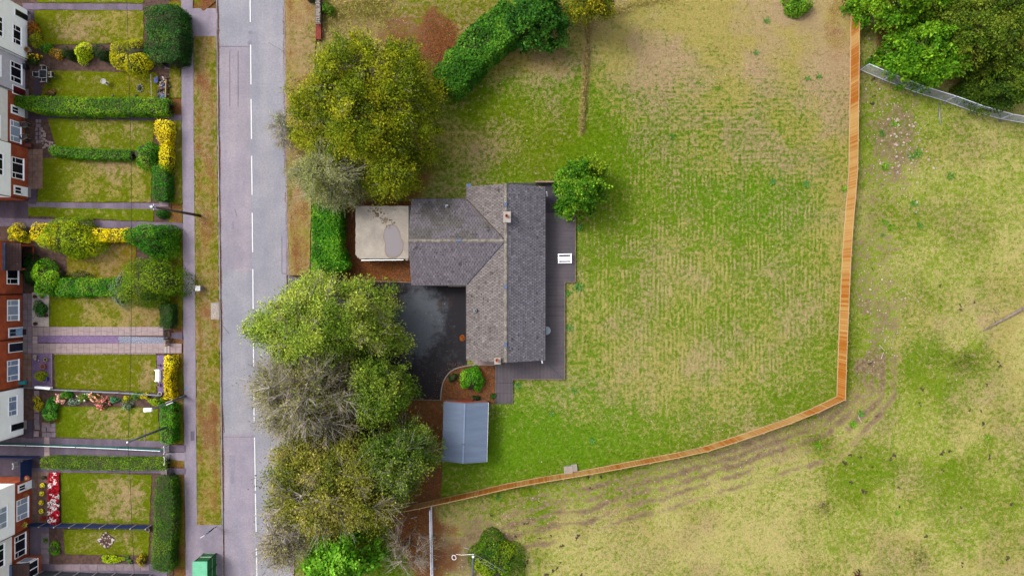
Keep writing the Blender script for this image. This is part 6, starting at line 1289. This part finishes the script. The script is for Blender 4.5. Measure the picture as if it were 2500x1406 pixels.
# ================================================================ STREET FURNITURE
def pole(name, label, bx, by, tx, ty, h, r0, r1, m, cat='pole'):
    b_, t = W(bx, by), W(tx, ty, h); o = thing(name, label, cat, tuple(b_)); part('shaft', m, o, lambda q: q.tube([b_, b_.lerp(t, .5), t], [r0, (r0+r1)/2, r1], 10), True); return o, b_, t
M_POLE = mat('creosoted_pole', T(92, 74, 62), T(128, 110, 98), rough=.9, scale=3)
M_ALU = mat('grey_lamp_metal', T(132, 142, 158), rough=.5, metal=.3, var=.1)
tpo, pb, pt1 = pole('telegraph_pole', 'brown wooden telegraph pole leaning over the pavement between two paths', 489, 527, 371, 505, 8.6, .15, .1, M_POLE)
part('cap', M_STEEL, tpo, lambda m: m.tube([pt1, pt1+Vector((0, 0, .12))], .13, 8)); part('bracket', M_STEEL, tpo, lambda m: (m.beam(pt1+Vector((-.3, .05, -.1)), pt1+Vector((.3, -.05, -.1)), .06, .06), m.beam(pt1+Vector((0, -.3, -.3)), pt1+Vector((0, .3, -.3)), .05, .05)))
po2, pb2, pt2 = pole('telegraph_pole', 'grey wooden telegraph pole rising from the green hedge', 424, 1036, 312, 1079, 8.6, .14, .09, M_ALU)
part('crossarm', M_WOOD, po2, lambda m: m.beam(pt2.lerp(pb2, .35)+Vector((0, -.6, 0)), pt2.lerp(pb2, .35)+Vector((0, .6, 0)), .08, .08)); part('insulator', M_UPVC, po2, lambda m: m.lathe([(.05, 0), (.08, .08), (.04, .16)], *pt2, 8))
lo, lb, lt = pole('street_lamp', 'grey street lamp with white lantern leaning across the yellow hedge', 453, 966, 372, 998, 6.4, .11, .06, M_ALU, 'lamp')
part('base_cabinet', M_ALU, lo, lambda m: m.tube([lb, lb.lerp(lt, .18)], [.15, .14], 10)); lh = W(360, 1000.5, 6.5)
part('arm', M_ALU, lo, lambda m: m.tube([lt, lh+Vector((.3, 0, 0))], .04, 6)); lan = part('lantern', M_UPVC, lo, lambda m: (m.obox(lh.x, lh.y, lh.z-.05, lh.z+.1, .85, .36, .05, (1, 1, 1), .8))); part('lens', M_GLASS, lan, lambda m: m.obox(lh.x, lh.y, lh.z-.1, lh.z-.052, .6, .26, .05))
sg = W(412, 983, 2.6); part('sign_plate', M_PAINT, lo, lambda m: m.obox(sg.x, sg.y, 2.5, 2.56, .75, .3, .38, T(236, 230, 232))); part('sign_band', M_PAINT, lo, lambda m: m.obox(sg.x+.05, sg.y+.08, 2.565, 2.585, .5, .1, .38, T(206, 110, 120)))
ow = thing('overhead_cable', 'thin dark cable strung above all the front gardens', 'cable', tuple(W(317, 1080, 8.5)))
WPX = [(306, -220), (309, -20), (314, 150), (319, 330), (321.5, 520), (321.5, 700), (319, 880), (316, 1000), (312.5, 1079), (318, 1180), (323, 1300), (329, 1430), (336, 1600)]
part('cable', M_BLACK, ow, lambda m: m.tube([W(x, y, 8.45 if y != 1079 else 8.6) for x, y in WPX], .022, 4))
dc = thing('drop_cable', 'pale service cable running from the lamp side pole to a brick house', 'cable', tuple(pt2)); part('cable', M_BLACK, dc, lambda m: m.tube(bez(pt1, W(22, 826, 4.6), -.5, 8), .014, 3))
# bus shelter, stop flag
bs = thing('bus_shelter', 'green bus shelter with pale green roof beside the road kerb', 'shelter', tuple(W(528, 1400))); SG, SL = T(20, 150, 60), T(110, 206, 160); sx0, sx1 = W(531, 0).x-1.45, W(531, 0).x; sy1, sy0 = W(0, 1348).y, W(0, 1348).y-3.6
hz = 2.35
part('roof', mat('weathered_green_roof', T(104, 200, 152), T(122, 212, 168), rough=.7, scale=1.5), bs, lambda m: m.box(sx0-.05, sx1+.0, sy0-.1, sy1+.02, hz, hz+.1))
for i in range(4):
    y = sy1-.05-i*(3.5/3); part('mullion', M_PAINT, bs, lambda m: m.box(sx1-.10, sx1-.02, y-.05, y+.05, .1, hz, T(36, 70, 50)))
    if i < 3: part('panel', M_PAINT, bs, lambda m: m.box(sx1-.075, sx1-.045, y-3.5/3+.05, y-.05, .25, hz-.05, SG)); part('rail', M_PAINT, bs, lambda m: m.box(sx1-.045, sx1-.02, y-3.5/3+.05, y-.05, 1.15, 1.22, T(210, 230, 216)))
part('end_panel', M_PAINT, bs, lambda m: m.box(sx0+.1, sx1-.1, sy1-.08, sy1-.04, .25, hz-.02, T(24, 140, 64))); part('rail', M_PAINT, bs, lambda m: m.box(sx0+.1, sx1-.1, sy1-.04, sy1-.015, 1.05, 1.2, T(226, 236, 228)))
for s in (sx0+.05, sx1-.15): part('corner_post', M_PAINT, bs, lambda m: m.box(s, s+.07, sy1-.1, sy1-.02, .1, hz, T(30, 60, 44)))
part('seat', M_WOOD, bs, lambda m: m.box(sx1-.5, sx1-.12, sy0+.2, sy1-.3, .5, .56))
st, sb_, stt = pole('bus_stop_sign', 'slim bus stop pole with black timetable and white flag', 529, 1284, 499, 1306, 2.75, .04, .04, M_ALU, 'sign')
q1 = sb_.lerp(stt, .38); part('timetable_case', M_BLACK, st, lambda m: m.obox(q1.x, q1.y, .95, 1.75, .4, .1, .75)); q2 = sb_.lerp(stt, .68); part('blue_collar', M_PAINT, st, lambda m: m.obox(q2.x, q2.y, 1.75, 2.05, .26, .12, .75, T(60, 130, 180)))
part('flag', M_PAINT, st, lambda m: m.obox(stt.x-.12, stt.y-.08, 2.5, 2.95, .55, .05, .5, T(248, 246, 250)))
cb = thing('utility_cabinet', 'small white utility box standing on the orange verge', 'cabinet', (*W(493, 704)[:2], .11)); MB().box(-.28, .2, -.24, .24, 0, .75, T(246, 246, 252)).build('body', M_PAINT, cb); MB().box(-.3, .22, -.26, .26, .752, .8, T(255, 255, 255)).build('lid', M_PAINT, cb); MB().box(.2, .215, -.2, .2, .08, .7, T(190, 196, 206)).build('door', M_PAINT, cb)
mk = struct(bpy.data.objects.new('pavement_cover', None)); COL.objects.link(mk)
for x, y, w_, l_ in ((452, 35, .5, .9), (450, 106, .14, .2), (455, 106, .14, .2), (471, 1063, .4, 1.0), (457, 947, .25, .25)): part('cover', M_FLAT, mk, lambda m: m.obox(*W(x, y)[:2], .105, .11, w_, l_, 0, T(128, 118, 138) if y != 947 else T(120, 160, 200)))
gcb = thing('utility_cabinet', 'dark green street cabinet by the stone wall at the top', 'cabinet', (*W(766, 2)[:2], .11)); MB().box(-.42, .42, -.3, .9, 0, 1.2, T(34, 92, 74)).build('body', M_PAINT, gcb); MB().box(-.46, .46, -.34, .94, 1.202, 1.27, T(70, 150, 124)).build('lid', M_PAINT, gcb); MB().box(-.38, .38, -.33, -.302, .1, 1.1, T(30, 80, 66)).build('door', M_PAINT, gcb)
# dry stone wall and red brick stub
sw = thing('dry_stone_wall', 'dry stone wall with upright coping stones at the top of the verge', 'wall', tuple(W(777, 28)))
part('core', M_STONE, sw, lambda m: m.box(W(775, 0).x, W(787, 0).x, W(0, 60).y, W(0, -60).y, 0, .85, (.42, .42, .42)))
for i in range(46): part('coping_stone', M_STONE, sw, lambda m: m.obox(*W(777+random.gauss(0, .6), 58-i*2.6, 1.0)[:2], .85, 1.1+random.uniform(-.06, .08), .44+random.uniform(-.08, .06), .085, random.gauss(0, .15), tc((1.05, 1.05, 1.02), .2)))
rw = thing('brick_wall', 'red brick wall stub continuing the dry stone wall', 'wall', tuple(W(781, 78)))
for i in range(15):
    for j in range(4): part('brick', M_FLAT, rw, lambda m: m.obox(*W(776+j*3.1, 62+i*2.7)[:2], .0, .62-.02*j, .125, .11, 0, tc(T(164, 74, 60), .14)))
# ================================================================ MESH SITE FENCES
def heras(label, base_pts, h=1.95, wires=9):
    for i, (p, q) in enumerate(zip(base_pts, base_pts[1:])):
        a, b_ = W(*p), W(*q); a = a.lerp(b_, .015); b_ = b_.lerp(a, .015)
        o = thing('site_fence_panel', label[i], 'fence panel', tuple(a), 'steel mesh fence panels'); up = Vector((0, 0, 1))
        part('frame', M_GALV, o, lambda m: [m.tube([u+up*z0, v+up*z1],   .03, 6, (1.15, 1.15, 1.2)) for u, v, z0, z1 in ((a, b_, .12, .12), (a, b_, h, h), (a, a, .05, h), (b_, b_, .05, h))])
        def f(m):
            for k in range(1, wires+1): m.beam(a+up*(.12+(h-.12)*k/(wires+1)), b_+up*(.12+(h-.12)*k/(wires+1)), .014, .014, (.8, .8, .85))
            L = (b_-a).length; n = int(L/.16)
            for k in range(1, n): v = a.lerp(b_, k/n); m.beam(v+up*.12, v+up*h, .008, .008, (.6, .6, .65))
        stuff(part('mesh', M_GALV, o, f)); part('foot', M_CONC, o, lambda m: m.obox(a.x, a.y, 0.0, .12, .7, .24, math.atan2(b_.y-a.y, b_.x-a.x)+1.57, (.6, .6, .6))); part('coupler', M_STEEL, o, lambda m: m.obox(a.x, a.y, 1.3, 1.42, .14, .1))
heras(['steel mesh fence panel joined to the timber fence', 'second steel mesh fence panel from the timber fence', 'steel mesh fence panel below the rounded laurel', 'steel mesh fence panel above the standing steel pole', 'steel mesh fence panel before the dark bramble thicket', 'steel mesh fence panel running out at the right edge'], [(2098, 171), (2156, 196), (2234, 226), (2306, 248), (2372, 272), (2441, 291), (2520, 305)])
heras(['white steel mesh panel meeting the timber fence end', 'middle white steel mesh panel beside brown leaf litter', 'white steel mesh panel running out at the bottom edge'], [(1054, 1232), (1055.5, 1310), (1057, 1385), (1057.5, 1462)])
# ================================================================ PASTURE: oddments
o, _, _ = pole('steel_post', 'thin steel post stuck in the stony ground below the mesh fence', 2293, 251, 2295.5, 304, .35, .05, .05, M_STEEL)
lg = thing('fallen_log', 'long grey fallen branch lying on the pasture at the right edge', 'log', tuple(W(2440, 782))); part('trunk', M_BARK, lg, lambda m: m.tube([W(2400, 808, .1), W(2432, 789, .15), W(2470, 769, .16), W(2530, 735, .2)], [.05, .13, .15, .17], 7)); part('branch', M_BARK, lg, lambda m: (m.tube([W(2432, 789, .15), W(2428, 778, .3)], [.06, .02], 5), m.tube([W(2425, 752, .1), W(2438, 768, .15)], [.03, .04], 5)))
for pts, l in (([(2147, 842), (2160, 856)], 'thin white plastic stake lying on the stony track'), ([(2157, 860), (2151, 876)], 'white plastic stake lying below its twin on the track'), ([(2095, 1012), (2098, 1022), (2104, 1031)], 'bent white stick on the grass outside the fence corner'), ([(1132, 1336), (1150, 1341)], 'blue-grey metal bar on the leaf litter by the gorse'), ([(1003, 1265), (1019, 1261)], 'pale stick on brown litter beneath the brown tree')):
    s_ = thing('stick', l, 'stick', tuple(W(*pts[0]))); part('stick', M_PALE if 'metal' not in l else M_STEEL, s_, lambda m: m.tube([W(*p, .05) for p in pts], .035, 5, (1.25, 1.25, 1.3)))
cbk = [('cracked concrete block beside the timber fence', 1387, 1145, .95, .78, .35, .12), ('mossy concrete block behind the cracked one', 1402, 1141, .6, .8, .3, .12)]
for l, x, y, a, b_, h, rz in cbk:
    o = thing('concrete_block', l, 'block', tuple(W(x, y))); part('block', M_CONC, o, lambda m: m.obox(*W(x, y)[:2], 0, h, a, b_, rz, (1, .97, .92), .95))
# stay wires and post of a pole standing just below the picture
px_ = thing('power_pole', 'grey stayed pole with white rope at the bottom edge by the gorse', 'pole', tuple(W(1152, 1415))); top = W(1155, 1358, 2.2)
part('shaft', M_ALU, px_, lambda m: m.tube([W(1153, 1412), top], [.12, .1], 8)); part('cap', M_UPVC, px_, lambda m: m.lathe([(.12, 0), (.1, .1)], *top, 8))
for a in ((1148, 1406), (1139, 1362), (1164, 1360)): part('strut', M_WOOD, px_, lambda m: m.tube([W(a[0], a[1], .9), W(1150, 1412, .1)], .03, 5, (1.3, 1.2, .9)))
for q in ((1236, 1397), (1208, 1391)): part('stay_wire', M_STEEL, px_, lambda m: m.tube([W(1158, 1352 if q[0] > 1220 else 1361, 2.5), W(*q, 2.6)], .022, 4, (.9, .9, .95)))
part('rope', M_UPVC, px_, lambda m: (m.tube([W(1157, 1352, 1.8), W(1140, 1353, 1.0), W(1127, 1354, .5), W(1113, 1352, .1)], .022, 5, (.8, .76, .74)), m.tube([W(1110+5*math.cos(t*.6)-t*.15, 1360+6*math.sin(t*.6), .08+.01*t) for t in range(22)], .022, 5, (.8, .76, .78))))
# horses at the bottom edge
def horse(label, px, py, rz, coat, mane, star=False):
    p = W(px, py); o = thing('horse', label, 'horse', tuple(p), rz=rz)
    me = bpy.data.meshes.new('body'); V = []; E = []; R = []
    def v(x, y, z, rx, ry=None): V.append((x, y, z)); R.append((rx, ry or rx)); return len(V)-1
    hip = v(0, 0, 1.18, .29, .33); rump = v(0, -.38, 1.16, .25, .3); loin = v(0, .32, 1.18, .26, .3); chest = v(0, .78, 1.14, .25, .34); sh = v(0, 1.05, 1.16, .19, .3)
    n1 = v(0, 1.32, 1.22, .13, .2); n2 = v(0, 1.62, 1.12, .1, .15); hd = v(.02, 1.86, 1.0, .11, .14); nz = v(.04, 2.2, .78, .06, .08)
    E += [(hip, rump), (hip, loin), (loin, chest), (chest, sh), (sh, n1), (n1, n2), (n2, hd), (hd, nz)]
    for s in (-1, 1):
        a = v(s*.17, -.3, .85, .14, .16); k = v(s*.18, -.22, .66, .10); hk = v(s*.17, -.48, .46, .06); f = v(s*.17, -.44, .1, .04); g = v(s*.17, -.4, .02, .06); E += [(rump, a), (a, k), (k, hk), (hk, f), (f, g)]
        a = v(s*.16, .92, .82, .1, .12); k = v(s*.16, .94, .48, .06); f = v(s*.16, .94, .1, .04); g = v(s*.16, .98, .02, .06); E += [(chest, a), (a, k), (k, f), (f, g)]
        e = v(s*.07, 1.78, 1.17, .025); E.append((hd, e))
    me.from_pydata(V, E, [])
    b_ = bpy.data.objects.new('body', me); link(b_, o)
    md = b_.modifiers.new('skin', 'SKIN'); 
    for i, r in enumerate(R): me.skin_vertices[0].data[i].radius = r
    me.skin_vertices[0].data[0].use_root = True; md.use_smooth_shade = True
    b_.modifiers.new('sub', 'SUBSURF').levels = 2; b_.modifiers['sub'].render_levels = 2
    bpy.context.view_layer.update(); m2 = bpy.data.meshes.new_from_object(b_.evaluated_get(bpy.context.evaluated_depsgraph_get())); b_.modifiers.clear(); b_.data = m2
    m2.materials.clear(); m2.materials.append(mat('coat_'+label.split()[0], coat, rough=.5, var=.12, fine=.05)); a = m2.attributes.new('Col', 'FLOAT_COLOR', 'POINT'); a.data.foreach_set('color', np.ones(4*len(m2.vertices), np.float32)); m2.polygons.foreach_set('use_smooth', [True]*len(m2.polygons))
    MB().tube([(0, -.66, 1.22), (-.12, -.82, 1.0), (-.2, -.8, .6), (-.2, -.74, .35)], [.05, .08, .08, .02], 7, mane).build('tail', M_FLAT, o, True)
    MB().tube([(0, 1.1, 1.46), (0, 1.4, 1.4), (0, 1.66, 1.26), (0, 1.8, 1.16)], [.04, .06, .06, .03], 6, mane).build('mane', M_FLAT, o, True)
    if star: MB().rock(.02, 1.9, 1.14, .035, .05, .02, T(250, 250, 250), 7, 2).build('blaze', M_FLAT, o)
    return o
horse('bay horse grazing at the bottom edge with only its rump in view', 2087, 1404, math.pi+.15, T(96, 34, 20), T(26, 14, 12)); horse('black horse with a white star reaching up from the bottom edge', 2034, 1448, .35, T(28, 24, 24), T(16, 14, 14), True)
# dung, stones, weeds
DUNG = [(1442, 1191), (1346, 1307), (1318, 1314), (1201, 1258), (1282, 1278), (1260, 1309), (1372, 1332), (1369, 1372), (1353, 1391), (1335, 1401), (1410, 1310), (1420, 1401), (1283, 1377), (2124, 886), (2295, 698), (2379, 737), (2345, 753), (2367, 1000), (2395, 1003), (2400, 1032), (2440, 890), (2195, 1236), (2195, 1190), (2076, 1176), (2302, 1148), (2345, 1238), (2110, 1199), (2074, 1110), (2100, 1115), (2060, 1130), (2140, 1015), (2130, 195), (2134, 235), (2128, 255), (2300, 1105), (2317, 1102), (2180, 1114), (2260, 1310), (2415, 1115), (2468, 1232), (2349, 1376), (2460, 1364), (1436, 1163), (1468, 1165), (2245, 985), (2410, 940), (2250, 950), (2130, 1140)]
dme = []
for s in range(4):
    b_ = MB(); rr = random.Random(s)
    for k in range(8): b_.rock(rr.gauss(0, .13), rr.gauss(0, .11), .03, rr.uniform(.05, .14), rr.uniform(.05, .12), .05, (1, 1, 1), 6, s*9+k)
    dme.append(new_mesh('dung_pile', b_.v, b_.f, None, mat('dung%d' % s if s else 'dung', T(84, 68, 52), rough=1, var=.3)))
for i, (x, y) in enumerate(DUNG):
    o = bpy.data.objects.new('dung_pile', dme[i % 4]); link(o); o.location = W(x, y); o.rotation_euler = (0, 0, i*1.7); k = random.uniform(.5, 1.25); o.scale = (k, k*random.uniform(.6, 1.2), 1); tag(o, 'small dark dung pile on the rough pasture outside the fence', 'dung', 'dung piles on the pasture')
sme = []
for s in range(4): b_ = MB().rock(0, 0, .04, .12, .1, .07, (1, 1, 1), 7, s+50); sme.append(new_mesh('stone', b_.v, b_.f, None, M_STONE))
for i in range(120):
    if i < 80: x, y = random.gauss(2215, 38), random.gauss(355, 62)
    elif i < 105: x, y = random.gauss(2165, 28), random.gauss(760, 90)
    else: x, y = random.gauss(2130, 18), random.gauss(110, 50)
    if x < 2104: continue
    o = bpy.data.objects.new('stone', sme[i % 4]); link(o); o.location = W(x, y); o.rotation_euler = (0, 0, i); k = random.uniform(.5, 1.5)*(1.0 if i < 80 else .8); o.scale = (k, k, k); v = random.uniform(.9, 1.35); o.color = (v, v*.95, v*.92, 1); tag(o, 'pale stone scattered on the stony ground outside the fence', 'stone', 'stones scattered on the stony ground')
def rosette(label, px, py, r, pal, n=40, grp=None):
    p = W(px, py); o = thing('weed', label, 'weed', tuple(p), grp); a = RNG.uniform(0, 6.28, n); t = RNG.uniform(.15, 1, n)
    D = np.stack([np.cos(a), np.sin(a), np.full(n, .15)], 1); leaves('leaves', D*(r*t)[:, None]+np.array([0, 0, .06])+RNG.normal(size=(n, 3))*r*.12, np.stack([-np.cos(a)*.3, -np.sin(a)*.3, np.ones(n)], 1)+RNG.normal(size=(n, 3))*.2, r*.75, palette(pal, n), o, LEAF, .32, droop=D*3)
GW_ = [(62, 112, 36), (84, 130, 50)]
for x, y, r in [(2182, 303, .45), (2154, 326, .45), (2238, 376, .6), (2222, 382, .5), (2160, 406, .6), (2320, 430, .5), (2230, 498, .5), (2160, 540, .5), (2172, 556, .45), (2245, 550, .45), (2155, 575, .3), (1998, 188, .4), (1970, 193, .4), (1872, 52, .45), (1845, 130, .4), (1706, 385, .35), (1640, 334, .4), (1885, 443, .5), (1968, 450, .5), (1415, 555, .5), (1412, 700, .6), (1385, 715, .5), (1390, 800, .5), (1262, 942, .5), (1400, 955, .4), (1345, 1010, .4), (1445, 1075, .4), (2060, 460, .5), (2080, 1035, .6), (2100, 1010, .5), (1995, 1085, .6), (2410, 1066, .4), (2190, 1252, .4), (1216, 1214, .4)]:
    rosette('green leafy weed rosette in the rough grass', x, y, r*.75, random.choice((GW_, [(70, 120, 20), (110, 150, 30)], [(66, 118, 50), (90, 132, 66)])), grp='weeds in the rough grass')
weedpatch('long patch of taller green weeds in the right pasture', 2345, 882, 80, 36, 1500, [(96, 130, 10), (124, 150, 20), (70, 84, 20)])
weedpatch('yellow-flecked weed patch outside the fence corner', 2000, 1082, 44, 34, 700, [(84, 130, 20), (130, 150, 30), (180, 180, 30)])
weedpatch('tuft of dark dead stems in the bottom pasture', 2005, 1235, 30, 22, 320, [(110, 84, 70), (84, 74, 40)], .3, .3, .08)
weedpatch('green weed patch with dark stalks near the bottom edge', 2242, 1362, 34, 34, 500, [(96, 130, 16), (70, 70, 30)], .3, .2, .15)
# uncut grass: short real blades over lawn and pasture
def tussocks():
    n = 90000; x = RNG.uniform(1010, 2510, n); y = RNG.uniform(-10, 1416, n)
    keep = (fbm(x/16, y/16, 31, 3) > .40) & ~((x > 1003) & (x < 1412) & (y > 440) & (y < 990)) & ~((x < 1420) & (y > 680) & (y < 1130) & (x < 1200)) & ~((x < 1075) & (y > 900)); x, y = x[keep], y[keep]; n = len(x)
    mk = field_masks(x, y); g = np.clip(mk['dry']+(fbm(x/9, y/9, 41, 3)-.5)*1.8, 0, 1)
    keep = mk['dirt'] < .45; x, y, g = x[keep], y[keep], g[keep]; n = len(x)
    P = np.stack([(x-CX)*S, (CY-y)*S, RNG.uniform(.01, .06, n)], 1); N = RNG.normal(size=(n, 3))*.7+np.array([0, 0, .8])
    o = leaves('grass_tufts', P, N, RNG.uniform(.08, .24, n), palette([(80, 130, 8), (104, 136, 20), (160, 150, 80), (206, 180, 130)], n, g, flat=True), None, LEAF, .3); stuff(o); tag(o, 'rough tufts of green and straw grass over lawn and pasture', 'grass')
tussocks()
def longgrass(label, pts, wd, n, pal, h=.5):
    t = RNG.random(n)*(len(pts)-1); i = np.minimum(t.astype(int), len(pts)-2); f = t-i; A = np.array(pts, float); c = A[i]*(1-f)[:, None]+A[i+1]*f[:, None]+RNG.normal(size=(n, 2))*wd
    P = np.stack([(c[:, 0]-CX)*S, (CY-c[:, 1])*S, RNG.uniform(.05, h, n)], 1); N = RNG.normal(size=(n, 3))+np.array([0, 0, .4]); o = leaves('long_grass', P, N, RNG.uniform(.2, .5, n), palette(pal, n), None, LEAF, .12); stuff(o); tag(o, label, 'grass')
longgrass('narrow ridge of long dry grass left on the mown lawn', [(1438, 62), (1430, 170), (1420, 325)], 2.6, 2600, [(176, 156, 100), (140, 120, 80), (120, 116, 50)])
longgrass('rank tawny grass behind the dry stone wall', [(800, 60), (850, 20), (910, 30), (940, -10)], 22, 3600, [(176, 160, 90), (130, 136, 40), (150, 130, 80)]); longgrass('dry grass fringe under the northern trees', [(1400, 60), (1500, 30), (1570, 5), (1650, -12)], 8, 1500, [(180, 156, 100), (130, 130, 50)])
def scatter(label, cx, cy, sx, sy, n, pal, z=.05, size=.1, poly=None):
    x = RNG.normal(cx, sx, n); y = RNG.normal(cy, sy, n); P = np.stack([(x-CX)*S, (CY-y)*S, np.full(n, z)+RNG.random(n)*.03], 1)
    o = leaves('fallen_leaves', P, RNG.normal(size=(n, 3))*.35+np.array([0, 0, 1]), RNG.uniform(size*.6, size*1.3, n), palette(pal, n, flat=True), None, PETAL, .7); stuff(o); tag(o, label, 'leaves')
BRN = [(110, 66, 42), (150, 92, 50), (178, 120, 66), (130, 100, 84)]
scatter('brown fallen leaves spread between the shed and the trees', 1020, 1110, 34, 75, 3500, BRN); scatter('orange fallen leaves on the yard below the garage', 925, 660, 45, 14, 1500, [(160, 84, 24), (184, 106, 40), (120, 70, 30)], .07, .09); scatter('orange leaves blown over the curved bed', 1130, 930, 30, 25, 1300, BRN, .08, .08); scatter('brown leaf drift at the foot of the laurel hedge', 1090, 110, 24, 28, 1500, [(176, 110, 60), (150, 84, 48)], .04, .12); scatter('yellow leaves dropped on the lawn below the golden-green shrub', 330, 205, 48, 22, 900, [(206, 180, 40), (186, 150, 50)], .15, .07); scatter('pale leaves and litter flecks on the dark driveway', 1040, 830, 50, 70, 160, [(190, 180, 170), (150, 110, 60)], .045, .07)
